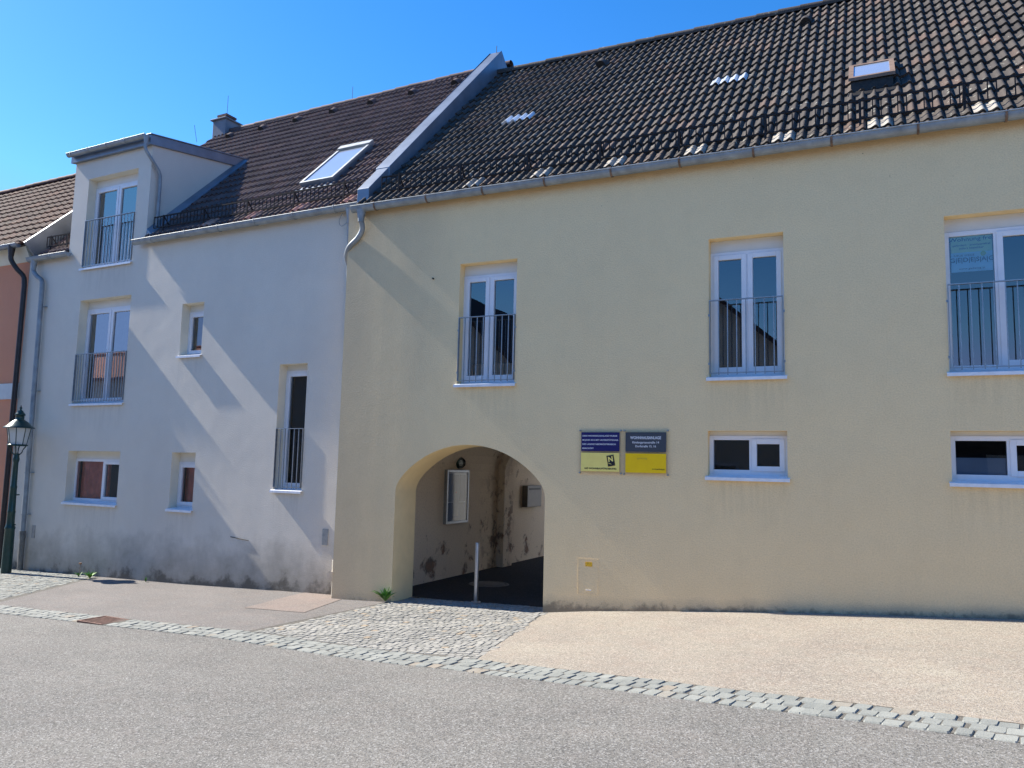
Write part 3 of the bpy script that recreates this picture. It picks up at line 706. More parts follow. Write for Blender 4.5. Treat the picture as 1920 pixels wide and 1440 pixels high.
# service hatch flush in the wall
b = MB(); hx0, hx1, hz0, hz1 = -3.895, -3.585, .20, .69; yq = YY(-3.74)
fw = .012
for q in ((hx0, hx0+fw, hz0, hz1), (hx1-fw, hx1, hz0, hz1), (hx0+fw, hx1-fw, hz1-fw, hz1), (hx0+fw, hx1-fw, hz0, hz0+fw)): b.box(q[0], q[1], -.003, .02, q[2], q[3])
hf = b.build('service_hatch', M_YEL, yh, (0, yq, 0), 0)
MB().box(hx0+fw+.004, hx1-fw-.004, -.001, .02, hz0+fw+.004, hz1-fw-.004).build('hatch_door', M_YEL, hf)
MB().box(hx0+.11, hx1-.10, -.007, -.002, hz1-.105, hz1-.045).build('warning_sticker', M_ORST, hf)
MB().box(hx0+.12, hx1-.11, -.010, -.002, hz0+.055, hz0+.065).build('hatch_grip', M_SILL, hf)
# small hole with an iron stub
MB().tube([(-6.42, YY(-6.42)+.02, 4.92), (-6.42, YY(-6.42)-.035, 4.925)], .012, 6).build('wall_hook', M_DARK, yh)
# downpipe from the left end of the gutter, round to the joint of the two houses
b = MB(); PX, PY = -8.255, .235
b.lathe([(.085, 6.19), (.07, 6.12), (.052, 6.02), (.05, 5.98)], 14, (-7.80, YY(-7.8)-.135))
b.tube(curve([(-7.80,YY(-7.8)-.135,6.02),(-7.81,-.06,5.88),(-7.92,-.03,5.74),(-8.10,.00,5.62),(-8.22,.09,5.50),(PX+.01,.20,5.34)], 6)+[Vector((PX,PY,4.9)), Vector((PX,PY,.3))], .046, 12)
dp = b.build('downpipe', M_ZINC, yh)
for z in (4.6, 2.9, 1.2): MB().tube([(PX,PY,z-.012),(PX,PY,z+.012)], .052, 12).build('pipe_clamp', M_ZINC, dp)
b = MB(); b.tube([(PX-.01,PY,.34),(PX-.01,PY,.16)], .055, 12)
b.tube([(PX-.01,PY,.17),(PX-.02,PY,-.3)], .042, 12); b.tube([(PX-.04,PY-.07,.09),(PX-.04,PY+.05,.09)], .075, 16)
b.build('standpipe', simple('pale_cast_pipe', (.52, .48, .40), .6, 0, .2, 12), dp)

# ================================================================== WHITE HOUSE (local frame)
wh = empty('white_house', WO, WH, label='white rendered house with a tall dormer rising flush from its facade', cat='house')
WR = [(-7.67,-6.01,3.09,5.35), (-7.65,-5.98,1.01,2.09), (-4.45,-3.80,1.0,2.09), (-4.45,-3.84,3.98,5.03), (-1.79,-1.13,1.45,3.71), (-7.72,-6.09,6.06,8.10)]
DX0, DX1 = -8.22, -5.69
b = MB()
xs_ = frange(-9.62, DX0, .35)+frange(DX0, DX1, .4)+frange(DX1, 0.05, .4)
def wzt(x): return 6.45
wall_mesh(b, xs_, lambda x: g0(x-8.05)-.25, wzt, [r for r in WR if r[3] < 6.4], recess=.24)
# dormer front (flush), split round its window
r = WR[5]
b.quad([(DX0,0,6.45),(r[0],0,6.45),(r[0],0,8.62),(DX0,0,8.62)]); b.quad([(r[1],0,6.45),(DX1,0,6.45),(DX1,0,8.62),(r[1],0,8.62)]); b.quad([(r[0],0,r[3]),(r[1],0,r[3]),(r[1],0,8.62),(r[0],0,8.62)])
wall_w = None
bb = MB()
# remove the part of the wall behind the dormer window by rebuilding those cells
keep = []
for i, f in enumerate(b.f):
    pts = [b.v[k] for k in f]; cx_ = sum(p[0] for p in pts)/len(pts)
    zt_ = max(p[2] for p in pts); zb_ = min(p[2] for p in pts)
    keep.append(True)
    if b.mi[i] == 0 and abs(zt_-6.45) < 1e-6 and zb_ < 6.0 and r[0]-.5 < cx_ < r[1]+.5 and all(abs(p[1]) < 1e-9 for p in pts):
        keep[-1] = False
        xa, xb = min(p[0] for p in pts), max(p[0] for p in pts)
        segs = sorted(set([xa, xb]+[q for q in (r[0], r[1]) if xa < q < xb]))
        for p, q in zip(segs[:-1], segs[1:]):
            top = r[2] if r[0] < (p+q)/2 < r[1] else 6.45
            bb.quad([(p,0,zb_),(q,0,zb_),(q,0,top),(p,0,top)])
for i, f in enumerate(b.f):
    if keep[i]: bb.quad([b.v[k] for k in f], b.mi[i])
d = .24; x0, x1, z0, z1 = r
bb.quad([(x0,0,z0),(x0,0,z1),(x0,d,z1),(x0,d,z0)], 1); bb.quad([(x1,0,z1),(x1,0,z0),(x1,d,z0),(x1,d,z1)], 1); bb.quad([(x0,0,z1),(x1,0,z1),(x1,d,z1),(x0,d,z1)], 1); bb.quad([(x0,0,z0),(x0,d,z0),(x1,d,z0),(x1,0,z0)], 1)
# dormer cheeks
WY0, WZ0 = -.08, 6.44
for xx in (DX1, DX0):
    bb.quad([(xx,0,6.3),(xx,2.6,9.1),(xx,2.6,9.05),(xx,0,8.62)][::(1 if xx == DX1 else -1)])
bb.quad([(-9.62,0,6.45),(-9.62,0,-.8),(-9.62,.5,-.8),(-9.62,.5,6.45)])
_r = MB(); _r.quad([(-9.62,9.4,-.5),(.4,9.4,-.3),(.4,9.4,6.6),(-9.62,9.4,6.6)]); _r.build('rear_wall', M_WHI, wh)
wall_w = weld(bb.build('wall', [M_WHI, M_WREV], wh))
b = MB()
def skipw(x, t):
    y = WY0+t*S2; return (DX0-.03 < x < DX1+.02 and y < 2.55) or x > -.24+(y)*.04+.12 or x < -9.3
tiles(b, -9.4, 66, 0, 21, WY0, WZ0, skip=skipw, seed=23)
for xa, xb, T0 in ((-9.4, DX0, 0), (DX1, .2, 0)):
    b.quad([rp(xa,T0,-.03,WY0,WZ0), rp(xb,T0,-.03,WY0,WZ0), rp(xb,6.95,-.03,WY0,WZ0), rp(xa,6.95,-.03,WY0,WZ0)], 1)
b.quad([rp(DX0,3.7,-.03,WY0,WZ0), rp(DX1,3.7,-.03,WY0,WZ0), rp(DX1,6.95,-.03,WY0,WZ0), rp(DX0,6.95,-.03,WY0,WZ0)], 1)
b.quad([rp(-9.4,6.95,0,WY0,WZ0), rp(.2,6.95,0,WY0,WZ0), (.2,9.4,6.5), (-9.4,9.4,6.5)], 1)
roof_w = b.build('roof', [M_TILEW, M_DARK], wh)
b = MB(); ridge_caps(b, -9.4, .1, 4.84, 11.35, .40, .11, seed=9); b.build('ridge_cap', M_TILEW, roof_w)
for i in range(7): vent_tile(roof_w, -.95-1.22*i, 6.2, WY0, WZ0, M_TILEW)
for xx in (-9.4+60*WV, -9.4+52*WV, -9.4+44*WV, -9.4+36*WV): patch('salmon_tile_pair', M_PALER, xx, 2, 1, WY0, WZ0, roof_w)
snow_guard(wh, -5.55, -.25, .06, 6.72, 6.97, [-.55-1.18*i for i in range(5)])
snow_guard(wh, -9.15, -8.25, .06, 6.72, 6.97, [-9.0, -8.4])
# skylight
b = MB(); x0, x1, t0, t1 = -2.22, -1.40, 1.25, 2.95
def sbox(b, xa, xb, ta, tb, ha, hb, mi=0):
    b.hexa([rp(xa,ta,ha,WY0,WZ0),rp(xb,ta,ha,WY0,WZ0),rp(xb,tb,ha,WY0,WZ0),rp(xa,tb,ha,WY0,WZ0)], [rp(xa,ta,hb,WY0,WZ0),rp(xb,ta,hb,WY0,WZ0),rp(xb,tb,hb,WY0,WZ0),rp(xa,tb,hb,WY0,WZ0)], mi)
sbox(b, x0, x1, t0, t1, 0, .10); sbox(b, x0-.07, x1+.07, t0-.22, t0, .03, .05)
sk = b.build('skylight', M_ZINCD, roof_w)
b = MB(); sbox(b, x0-.01, x0+.05, t0, t1-.2, .10, .145); sbox(b, x1-.05, x1+.01, t0, t1-.2, .10, .145); sbox(b, x0+.05, x1-.05, t0, t0+.05, .10, .145); sbox(b, x0-.01, x1+.01, t1-.16, t1, .10, .17)
b.build('skylight_frame', M_ZINC, roof_w)
b = MB(); sbox(b, x0+.05, x1-.05, t0+.05, t1-.22, .101, .125); b.build('skylight_pane', M_SKYL, roof_w)
# chimney behind the ridge
b = MB(); b.box(-9.29, -8.78, 4.6, 5.12, 10.6, 11.66); b.box(-9.35, -8.72, 4.54, 5.18, 11.66, 11.70)
ch = bevel(b.build('chimney', simple('dull_chimney_sheet', (.15, .17, .20), .7, 0, .2, 4), roof_w), .01)
b = MB().box(-9.17, -8.90, 4.72, 5.0, 11.70, 11.80); b.box(-9.22, -8.85, 4.67, 5.05, 11.80, 11.86); b.build('chimney_cap', M_RUSTI, roof_w)
for p0, p1 in (((-9.04,4.86,11.86),(-9.04,4.86,12.50)), ((-4.45,4.84,11.4),(-4.45,4.84,11.8)), ((-10.2,4.84,11.3),(-10.35,4.84,11.85))): MB().tube([p0, p1], .006, 6).build('lightning_rod', M_DARK, roof_w)
# dormer roof slab, fascia, gutter and pipe
b = MB()
za = lambda v: 8.72+(v+.12)*.160
def dslab(xa, xb, va, vb, h0, h1): b.hexa([(xa,va,za(va)+h0),(xb,va,za(va)+h0),(xb,vb,za(vb)+h0),(xa,vb,za(vb)+h0)], [(xa,va,za(va)+h1),(xb,va,za(va)+h1),(xb,vb,za(vb)+h1),(xa,vb,za(vb)+h1)])
dslab(DX0-.05, DX1+.05, -.10, 2.78, -.21, .0); dslab(DX0-.06, DX1+.07, -.12, 2.85, .001, .025)
dr = bevel(b.build('dormer_roof', M_ZINCD, wh), .006)
b = MB(); b.hexa([(DX1+.01,.0,6.50),(DX1+.16,.0,6.55),(DX1+.16,2.5,9.05),(DX1+.01,2.5,9.0)], [(DX1+.01,.0,6.72),(DX1+.16,.0,6.585),(DX1+.16,2.46,9.085),(DX1+.01,2.42,9.14)]); b.build('cheek_flashing', M_ZINCD, wh)
gutter(wh, [(x, -.19, 8.68) for x in frange(DX0-.02, DX1+.04, .4)], .06, 'dormer_gutter', brackets=[((x, -.19, 8.68), (1,0,0)) for x in (-8.1, -7.5, -6.9, -6.3)])
b = MB(); b.lathe([(.06,8.66),(.04,8.5),(.036,8.46)], 12, (DX1+.03, -.19)); b.tube(curve([(DX1+.03,-.19,8.52),(DX1+.03,-.18,8.36),(DX1+.07,-.02,8.15),(DX1+.09,.14,7.95),(DX1+.09,.17,7.7)], 6)+[Vector((DX1+.09,.17,6.82))], .036, 10)
b.build('dormer_downpipe', M_ZINC, wh)
gutter(wh, [(x, -.135, 6.435) for x in frange(-5.86, -.02, .4)], .075, brackets=[((x, -.135, 6.435), (1,0,0)) for x in (-5.3,-4.3,-3.4,-2.45,-1.5,-.55)])
gutter(wh, [(x, -.135, 6.435) for x in frange(-9.45, -8.02, .35)], .075, brackets=[((-8.6, -.135, 6.435), (1,0,0))])
# end piece of the main gutter falls into the joint pipe
b = MB(); b.lathe([(.075,6.38),(.06,6.30),(.04,6.18),(.038,6.1)], 12, (-.24, -.13)); b.tube([(-.24,-.13,6.14),(-.24,-.12,5.9),(-.23,-.10,5.7),(-.21,-.08,5.4)], .036, 10)
b.tube(curve([(-.42,-.10,6.33),(-.50,-.09,6.20),(-.44,-.09,6.10),(-.33,-.08,6.16),(-.28,-.07,6.3)], 5), .006, 6)
b.build('gutter_outlet', M_ZINC, wh)
# left downpipe
b = MB(); b.lathe([(.07,6.38),(.06,6.30),(.045,6.2)], 12, (-9.25, -.13))
b.tube(curve([(-9.25,-.13,6.26),(-9.24,-.13,6.12),(-9.12,-.11,6.0),(-8.98,-.09,5.9),(-8.95,-.085,5.75)], 6)+[Vector((-8.90,-.085,3.)), Vector((-8.86,-.085,.3))], .05, 12)
dpw = b.build('downpipe', M_ZINC, wh)
b = MB().tube([(-8.86,-.085,.34),(-8.85,-.085,.18)], .062, 12); b.tube([(-8.85,-.085,.2),(-8.84,-.085,-.7)], .055, 12); b.build('standpipe', M_IRON, dpw)
for z, x in ((5.3,-8.94),(3.4,-8.91),(1.6,-8.88),(.7,-8.87)): MB().tube([(x,-.085,z-.012),(x,-.085,z+.012)], .057, 12).box(x+.04, x+.12, -.06, .0, z-.006, z+.006).build('pipe_clamp', M_ZINC, dpw)
# small wall plates
MB().box(-8.66, -8.56, -.012, .01, .20, .47).build('wall_plate', M_GALV, wh)
MB().box(-.60, -.48, -.012, .01, .56, .83).build('wall_plate', M_GALV, wh)
MB().tube([(-2.75,-.006,.57),(-2.3,-.006,.53)], .007, 5).build('wall_mark', M_DARK, wh)
# windows
def wopen(r, panes, **k):
    w = r[1]-r[0]; h = r[3]-r[2]; l = (r[0], 0, r[2]); win = window(wh, l, 0, w, h, panes, glassm=k.pop('g', None), recess=k.pop('recess', .24), **k); return win, l, w, h
a1, l, w, h = wopen(WR[0], [.5, 1], g=M_GLASSC, bottom=.08, fr=.06); sill(a1, w, y1=.18); railing(wh, l, 0, w, .06, 1.08, .085); curtain(a1, .08, 1.58, .08, 2.0, .42, M_SHEER, 10, .03)
a2, l, w, h = wopen(WR[5], [.5, 1], g=M_GLASSC, bottom=.08, fr=.06); sill(a2, w, y1=.18); railing(wh, l, 0, w, .04, 1.08, .105)
a3, l, w, h = wopen(WR[1], [.56, 1], g=M_GLASSL, shut=.16, bottom=.09, sash=(False, True)); sill(a3, w, y1=.18); curtain(a3, .03, .98, .05, .95, .33, M_CURT, 6, .012); curtain(a3, 1.05, 1.35, .05, .95, .45, M_SHEER, 3, .02)
a4, l, w, h = wopen(WR[2], [1], g=M_GLASSL, shut=.18, bottom=.09, sash=(True,)); sill(a4, w, y1=.18); curtain(a4, .03, .62, .05, .95, .34, M_CURT, 4, .012)
a5, l, w, h = wopen(WR[3], [1], shut=.14, bottom=.08, sash=(True,)); sill(a5, w, y1=.18); curtain(a5, .03, .60, .05, .95, .36, M_SHEER, 4, .012)
a6, l, w, h = wopen(WR[4], [1], g=M_GLASSL, shut=.10, bottom=.08, sash=(True,)); sill(a6, w, y1=.18); railing(wh, l, 0, w, .05, 1.10, .105)

# ================================================================== ORANGE HOUSE (same frame, further left)
oh = empty('orange_house', wpt(-9.75, 0, 0), WH, label='orange rendered house with brown tiled roof at the left edge', cat='house')
b = MB(); X1 = .12; X0 = -14.
b.quad([(X0,0,-1.5),(X1,0,-1.5),(X1,0,3.24),(X0,0,3.24)]); b.quad([(X0,0,3.60),(X1,0,3.60),(X1,0,6.42),(X0,0,6.42)])
b.quad([(X1,0,-1.5),(X1,5.9,-1.5),(X1,5.9,6.8),(X1,0,6.8)]); b.quad([(X1,0,6.8),(X1,5.9,6.8),(X1,2.95,9.8)])
b.build('wall', M_ORA, oh)
b = MB().box(X0, X1+.002, -.03, .05, 3.24, 3.60); b.build('string_course', M_BAND, oh)
b = MB().hexa([(X0,-.02,6.42),(X1+.05,-.02,6.42),(X1+.05,.1,6.42),(X0,.1,6.42)], [(X0,-.16,6.74),(X1+.05,-.16,6.74),(X1+.05,.1,6.74),(X0,.1,6.74)]); b.build('eaves_frieze', M_CREAM, oh)
b = MB().box(X0, X1, -.03, .02, -1.5, .1); b.build('plinth', M_BAND, oh)
OY0, OZ0 = -.22, 6.79
b = MB(); tiles(b, -14.0, 56, 0, 14, OY0, OZ0, amp=.022, wv=.255, rw=.335, seed=31, ns=8)
under(b, -14, .3, OY0, OZ0, 4.45); b.quad([rp(-14,4.45,0,OY0,OZ0), rp(.3,4.45,0,OY0,OZ0), (.3,6.1,6.8), (-14,6.1,6.8)], 1)
roof_o = b.build('roof', [M_TILEO, M_DARK], oh)
b = MB(); ridge_caps(b, -14, .2, 2.93, 9.96, .38, .11, seed=5); b.build('ridge_cap', M_TILEO, roof_o)
b = MB(); b.hexa([rp(.28,-.05,-.75,OY0,OZ0),rp(.30,-.05,-.75,OY0,OZ0),rp(.30,4.45,-.6,OY0,OZ0),rp(.28,4.45,-.6,OY0,OZ0)], [rp(.28,-.05,.045,OY0,OZ0),rp(.34,-.05,.045,OY0,OZ0),rp(.34,4.45,.045,OY0,OZ0),rp(.28,4.45,.045,OY0,OZ0)])
b.build('verge_flashing', M_ZINCD, oh)
gutter(oh, [(x, -.31, 6.76) for x in frange(-14, .12, .5)], .07, mat=M_ZINCD)
b = MB(); b.lathe([(.08,6.74),(.07,6.62),(.055,6.5)], 12, (-.10,-.31))
b.tube(curve([(-.10,-.31,6.6),(-.10,-.30,6.42),(0.0,-.22,6.22),(.12,-.12,6.05),(.15,-.10,5.85)], 6)+[Vector((.16,-.10,3.)), Vector((.17,-.10,-.7))], .055, 12)
b.build('downpipe', M_BROWNP, oh)

# ================================================================== houses across the street (mirrored in the panes, bounce light)
def gable_house(px, py, w, d, eave, apex, label, depth_dir=-1):
    e = empty('street_house', (px, py, 0), 0, label=label, cat='house', group='houses across the street')
    g = gz(px, py)-.6; b = MB()
    b.quad([(w,0,g),(0,0,g),(0,0,eave),(w,0,eave)]); b.quad([(w,0,eave),(0,0,eave),(w*.5,0,apex)])
    b.quad([(0,0,g),(0,-d,g),(0,-d,eave),(0,0,eave)]); b.quad([(w,-d,g),(w,0,g),(w,0,eave),(w,-d,eave)]); b.quad([(0,-d,g),(w,-d,g),(w,-d,eave),(0,-d,eave)]); b.quad([(0,-d,eave),(w,-d,eave),(w*.5,-d,apex)])
    b.build('wall', M_FARW, e)
    b = MB(); o = .35; s = (apex-eave)/(w*.5)
    for sg in (0, 1):
        xe = -o if sg == 0 else w+o; ze = eave-o*s
        b.hexa([(xe,o,ze),(w*.5,o,apex),(w*.5,-d-o,apex),(xe,-d-o,ze)], [(xe,o,ze+.18),(w*.5,o,apex+.18),(w*.5,-d-o,apex+.18),(xe,-d-o,ze+.18)])
    b.build('roof', M_TILEO, e)
    for i in range(3):
        x = w*(.18+.27*i); f = MB().box(x, x+.9, -.02, .04, g+1.9, g+3.3).build('window', M_FRAME, e); MB().box(x+.08, x+.82, .03, .05, g+1.98, g+3.22).build('pane', M_GLASS, f)
    return e
gable_house(-11.2, -16, 8.4, 10, 6.0, 9.6, 'gabled house across the street, nearest behind the viewer')
gable_house(-20.4, -16, 8.2, 10, 5.6, 9.3, 'second gabled house across the street, left of the nearest one')
e = empty('garage', (-2.4, -16.5, 0), 0, label='low dark timber garage across the street, right of the gabled houses', cat='garage')
b = MB(); b.box(0, 14, -6, 0, -.5, 4.2); b.build('wall', M_FARD, e); MB().box(-.2, 14.2, -6.2, .3, 4.201, 4.4).build('roof', M_TILEO, e)
for i in range(3): MB().box(1+i*4.3, 4.4+i*4.3, -.02, .05, .2, 2.7).build('garage_door', M_FARW, e)
b = MB().box(-3.7, -3.5, 8.45, 17, -.4, 3.4); tag(b.build('bounce_wall', M_BAND), 'unseen pale wall added to bounce sunlight into the arched passage', 'wall')  # added out of view, throws sunlight back onto the passage's left wall
e = empty('street_house', (-52, -15.5, 0), 0, label='long row house across the street with red tiled roof', cat='house', group='houses across the street')
b = MB(); b.box(0, 30, -8, 0, -2, 6.35); b.build('wall', M_FARW, e)
b = MB(); b.hexa([(-.3,.4,6.3),(30.3,.4,6.3),(30.3,-8.4,6.3),(-.3,-8.4,6.3)], [(-.3,.4,6.42),(30.3,.4,6.42),(30.3,-8.4,6.42),(-.3,-8.4,6.42)])
b.quad([(-.3,.4,6.42),(30.3,.4,6.42),(30.3,-4,8.6),(-.3,-4,8.6)]); b.quad([(30.3,-8.4,6.42),(-.3,-8.4,6.42),(-.3,-4,8.6),(30.3,-4,8.6)])
b.quad([(30.3,.4,6.42),(30.3,-8.4,6.42),(30.3,-4,8.6)]); b.quad([(-.3,-8.4,6.42),(-.3,.4,6.42),(-.3,-4,8.6)])
M_REDT = simple('plain_red_clay_tile', (.36, .14, .09), .9, 0, .3, 6); ro = b.build('roof', M_REDT, e)  # even red clay colour for the row house roof
b = MB(); ridge_caps(b, 0, 30, -4, 8.6, .4, .13); b.build('ridge_cap', M_REDT, ro)

# ================================================================== signs
def sign(x0, x1, z0, z1, label, top, low):
    w, h = x1-x0, z1-z0; e = empty('sign_board', (x0, YY(x0)-.022, z0), R(heading(x0)), label=label, cat='sign', group='sign boards beside the passage')
    b = MB(); b.quad([(-.012,0,-.018),(w+.012,0,-.018),(w+.012,0,h+.018),(-.012,0,h+.018)]); b.build('backing_plate', M_PLEX, e)
    MB().box(.012, w-.012, -.004, -.0005, h*.515, h-.012).build('upper_panel', top, e); MB().box(.012, w-.012, -.004, -.0005, .012, h*.475).build('lower_panel', low, e)
    for x in (-.008, w+.008):
        for z in (-.012, h+.012): MB().tube([(x,-.010,z),(x,.022,z)], .012, 10).build('stud', M_GALV, e)
    return e, w, h
M_PLEX = glass('clear_acrylic', 1.35, (.97, .97, .97), .1)
s1, w, h = sign(-3.875, -3.285, 1.90, 2.475, 'navy and lemon yellow sign board with a black tilted badge, nearer the arch', M_NAVY, M_LYEL)
for i, (s, ww) in enumerate((('DIESE WOHNHAUSANLAGE WURDE', .515), ('IM JAHR 2012 MIT UNTERSTÜTZUNG', .53), ('DES LANDES NIEDERÖSTERREICH', .495), ('ERRICHTET', .17))):
    text(s, .028, 'lettering', M_WHT, s1, (.028, -.0055, h-.072-i*.059), align='LEFT', width=ww, bold=.0006)
lg = MB(); lg.box(-.052, .052, -.009, -.0045, -.076, .076); lo = lg.build('badge', M_BLACK, s1, (.455, 0, .165)); lo.rotation_euler = (0, R(-10), 0)
tl = text('N', .095, 'badge_letter', M_LYEL, lo, (0, -.0105, -.010), bold=.004)
MB().hexa([(-.045,-.0105,-.030),(0,-.0105,-.052),(.001,-.0095,-.052),(-.045,-.0095,-.030)], [(-.045,-.0105,-.024),(0,-.0105,-.046),(.001,-.0095,-.046),(-.045,-.0095,-.024)]).build('badge_line', M_LYEL, lo)
text('NÖ WOHNBAUFÖRDERUNG', .030, 'lettering', M_BLACK, s1, (.065, -.0055, .042), align='LEFT', width=.47, bold=.0008)
s2, w, h = sign(-3.222, -2.625, 1.895, 2.475, 'slate grey and golden yellow sign board, farther from the arch', M_SLATE, M_GYEL)
text('WOHNHAUSANLAGE', .055, 'lettering', M_WHT, s2, (w*.5, -.0055, h-.105), width=.435, bold=.0012)
text('Kindergartenstraße 14', .042, 'lettering', M_WHT, s2, (w*.5, -.0055, h-.165), width=.375, bold=.0006)
text('Dorfstraße 15, 16', .042, 'lettering', M_WHT, s2, (w*.5, -.0055, h-.218), width=.29, bold=.0006)
text('gedesag', .030, 'lettering', simple('pale_ochre_print', (.66, .46, .06), .5), s2, (w*.42, -.0055, .20), width=.14)
text('www.gedesag.at', .026, 'lettering', M_BLACK, s2, (w*.80, -.0055, .058), width=.175)

# poster hanging inside the pane of the right window
po = empty('poster', (.785+.075, YY(1)+.178, 3.18+.98), 0, label='green and pale blue letting poster behind the pane of the wide upper window', cat='poster')
pw = .44
MB().box(0, pw, 0, .002, .28, .72).build('upper_panel', M_SKYP, po); 
MB().box(0, pw, -.0006, .0014, .525, .76).build('lower_panel', M_LIME, po)
text('Wohnung frei', .068, 'lettering', M_PRNB, po, (pw*.5, -.003, .665), width=.47)
text('gefördert · provisionsfrei', .03, 'lettering', M_PRNB, po, (pw*.5, -.003, .605), width=.40)
text('sofort beziehbar', .03, 'lettering', M_PRNB, po, (pw*.5, -.003, .565), width=.26)
text('NEUE WEGE', .032, 'lettering', M_PRNB, po, (pw*.32, -.003, .475), width=.22)
text('G|E|D|E|S|A|G', .075, 'lettering', M_PRNB, po, (pw*.5, -.003, .405), width=.46, bold=.001)
text('www.gedesag.at', .03, 'lettering', M_PRNB, po, (pw*.5, -.003, .31), width=.28)
MB().tube([(pw*.78,-.004,.495),(pw*.78,-.001,.495)], .03, 16).build('emblem', simple('yellow_green_dot', (.55, .62, .12), .6), po)

# ================================================================== things in the passage
nc = empty('notice_case', (XL+.001, 2.62, .84), 0, label='tall metal notice case with glass front on the passage wall', cat='notice case')
b = MB(); cw, chh = .90, 1.04; f = .05
b.box(0, .07, 0, f, 0, chh); b.box(0, .07, cw-f, cw, 0, chh); b.box(0, .07, f, cw-f, 0, f); b.box(0, .07, f, cw-f, chh-f, chh); b.box(0, .015, f, cw-f, f, chh-f)
bevel(b.build('case_frame', M_GALV, nc), .006)
MB().box(.016, .02, f, cw-f, f, .40).build('board', M_CORK, nc)
for y0_, y1_, z0_, z1_ in ((.07,.30,.42,.96),(.33,.56,.14,.95),(.59,.83,.42,.95)): MB().box(.021, .024, y0_, y1_, z0_, z1_).build('notice_sheet', M_PAPER, nc)
MB().tube([(.024,.44,.60),(.03,.44,.60)], .014, 10).build('pin', M_PIN, nc)
b = MB(); b.quad([(.057,f,f),(.057,cw-f,f),(.057,cw-f,chh-f),(.057,f,chh-f)]); b.build('case_pane', M_LGLASS, nc)
wl = empty('bulkhead_lamp', (XL+.02, 3.15, 2.02), 0, label='oval caged bulkhead lamp above the notice case', cat='lamp')
b = MB(); b.tube([(0,0,0),(.05,0,0)], [.12,.11], 20); b.build('lamp_base', M_GREEN, wl)
b = MB()
for a in range(0, 8):
    an = math.pi*a/8; b.tube([(.05,.11*math.cos(an),.11*math.sin(an)),(.12,.06*math.cos(an),.06*math.sin(an)),(.13,0,0),(.12,-.06*math.cos(an),-.06*math.sin(an)),(.05,-.11*math.cos(an),-.11*math.sin(an))], .006, 6)
b.build('cage', M_DARK, wl)
b = MB(); b.tube([(.04,0,0),(.09,0,0),(.12,0,0)], [.09,.07,.02], 16); b.build('lamp_glass', M_LGLASS, wl)
lb = empty('letterbox', (XL, 6.3, 1.05), 0, label='grey metal letterbox on the far passage wall', cat='letterbox')
b = MB().box(0, .14, 0, .85, 0, .5); bevel(b.build('box_body', M_MAIL, lb), .01)
MB().box(.14, .15, .1, .75, .40, .44).build('slot', M_DARK, lb)
mh = empty('manhole_cover', (-6.55, 2.55, -.186), 0, label='round cast iron cover in the passage floor', cat='manhole cover')
b = MB().lathe([(0,.006),(.30,.006),(.31,.0)], 28); b.build('cover', M_IRON, mh); b = MB().lathe([(.315,.0),(.33,.008),(.37,.008),(.375,0)], 28); b.build('cover_ring', M_IRON, mh)
bo = empty('bollard', (-5.86, .70, -.2), 0, label='slim brushed steel bollard standing in the arch opening', cat='bollard')
b = MB().lathe([(.036,0),(.036,.925),(.033,.94),(0,.942)], 20); b.build('post', M_BOLL, bo)
b = MB().lathe([(.0,.020),(.075,.020),(.08,.0)], 20); b.build('base_plate', M_BOLL, bo)

# ================================================================== street lamp
sp = wpt(0, 0, 0); LX, LY = -16.63, .15; LZ = gz(LX, LY)
la = empty('street_lamp', (LX, LY, LZ), 0, label='dark green old fashioned street lamp with glass lantern by the orange house', cat='street lamp')
b = MB().lathe([(.105,-.05),(.10,.0),(.098,.55),(.092,.90),(.10,.92),(.10,.95),(.085,.98),(.078,1.02),(.075,1.25),(.082,1.27),(.072,1.30),(.062,1.75),(.066,1.77),(.066,1.80),(.056,1.83),(.048,2.30),(.06,2.34),(.066,2.38),(.055,2.42),(.05,2.50)], 20)
for z, a_ in ((1.0, .3), (1.0, 2.4), (1.62, 1.2)): b.tube([(0,0,z),(.12*math.cos(a_),.12*math.sin(a_),z+.01)], .014, 8)
b.build('post', M_GREEN, la)
b = MB()
for i in range(4):
    a_ = math.pi/4+i*math.pi/2; c_, s_ = math.cos(a_), math.sin(a_)
    b.tube(curve([(.04*c_,.04*s_,2.46),(.09*c_,.09*s_,2.52),(.11*c_,.11*s_,2.58),(.16*c_,.16*s_,2.655)], 4), .012, 6)
b.lathe([(0,2.655),(.19,2.655),(.20,2.67),(.19,2.69),(0,2.69)], 24); b.build('bracket', M_GREEN, la)
lt = MB()
for i in range(8):
    a_ = 2*math.pi*i/8; c_, s_ = math.cos(a_), math.sin(a_)
    lt.tube([(.165*c_,.165*s_,2.69),(.225*c_,.225*s_,3.04)], .008, 6)
lt.lathe([(.30,3.035),(.29,3.055),(.235,3.09),(.17,3.16),(.115,3.20),(.085,3.22),(.08,3.30),(.10,3.31),(.10,3.33),(.085,3.35),(.05,3.39),(.055,3.40),(.02,3.42),(.018,3.45),(.028,3.465),(.012,3.49),(.004,3.53)], 28)
lt.lathe([(.295,3.034),(.0,3.075)], 28); lt.build('lantern_roof', M_GREEN, la)
b = MB(); b.lathe([(.162,2.69),(.222,3.04)], 8, smooth=False); b.build('lantern_glass', M_LANT, la)
b = MB().lathe([(.03,2.69),(.04,2.74),(.09,2.80),(.10,2.92),(.07,2.98),(0,3.0)], 16); b.build('mantle', simple('milky_lamp_bulb', (.55, .55, .52), .3), la)

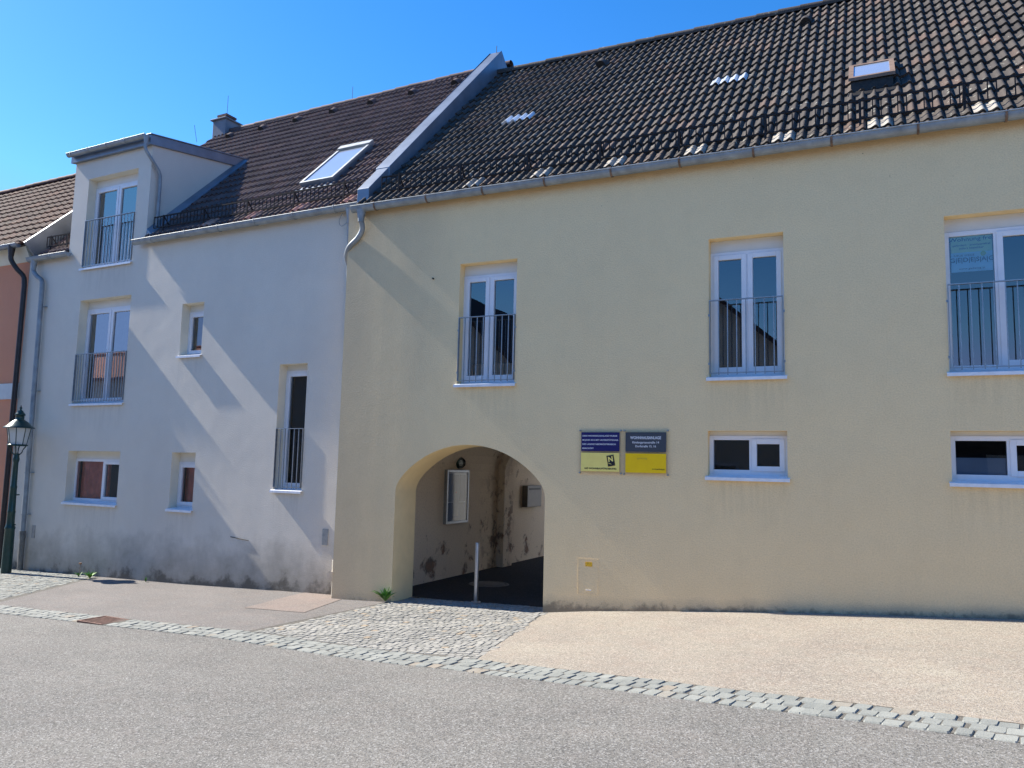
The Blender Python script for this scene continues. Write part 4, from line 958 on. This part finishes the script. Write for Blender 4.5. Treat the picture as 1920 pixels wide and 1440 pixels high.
# ================================================================== drain, weeds
dg = empty('drain_grate', (-10.0, -2.72, gz(-10, -2.72)+.004), R(-2), label='rusty cast iron drain grate set in the cobbled gutter', cat='drain grate')
b = MB(); b.box(-.26,.26,-.22,-.19,-.05,.012); b.box(-.26,.26,.19,.22,-.05,.012); b.box(-.26,-.23,-.19,.19,-.05,.012); b.box(.23,.26,-.19,.19,-.05,.012)
for i in range(1, 8): x = -.23+i*.46/8; b.box(x-.014, x+.014, -.19, .19, -.02, .010)
b.build('grate_bars', M_RUSTI, dg); MB().box(-.25,.25,-.2,.2,-.045,-.03+.012).build('shaft', M_DARK, dg)
def weed(x, y, h, n, label, mats, spread=1., name='weed', group=None):
    e = empty(name, (x, y, gz(x, y)), 0, label=label, cat='weed', group=group); rr = random.Random(int(x*100)); b = MB()
    for i in range(n):
        a = rr.uniform(0, 2*math.pi); L = h*rr.uniform(.6, 1.1); lean = rr.uniform(.25, 1.1)*spread; w = h*rr.uniform(.07, .12)
        d = Vector((math.cos(a), math.sin(a), 0)); sd = Vector((-d.y, d.x, 0)); P = []
        for j in range(6):
            t = j/5; c = d*(L*lean*t*.8)+Vector((0,0,L*(t-.45*lean*t*t))); ww = w*math.sin(math.pi*min(1, .12+t*.88))*(1-.2*t)
            P += [c-sd*ww+Vector((0,0,ww*.4)), c, c+sd*ww+Vector((0,0,ww*.4))]
        b.faces(P, [(3*j+k, 3*j+k+1, 3*j+k+4, 3*j+k+3) for j in range(5) for k in range(2)], rr.randrange(len(mats)), 0, True)
    b.build('leaves', list(mats), e); return e
weed(-7.10, .02, .30, 60, 'bushy green weed at the foot of the left arch jamb', (M_LEAF, M_LEAF, M_LEAFL))
weed(-14.30, .33, .20, 26, 'bright green weed at the foot of the white wall', (M_LEAFL,))
wd = weed(-14.75, .42, .16, 8, 'thin weed with an orange flower head left of the bright green weed', (M_LEAF,))
b = MB().tube([(0,0,0),(.02,0,.14),(.02,0,.26)], .004, 5); b.tube([(.02,-.0,.25),(.02,0,.28)], [.03,.025], 10); b.build('flower', M_POPPY, wd)
weed(-12.85, .42, .13, 9, 'tiny weed below the small lower window of the white house', (M_LEAFL, M_LEAF), .6)
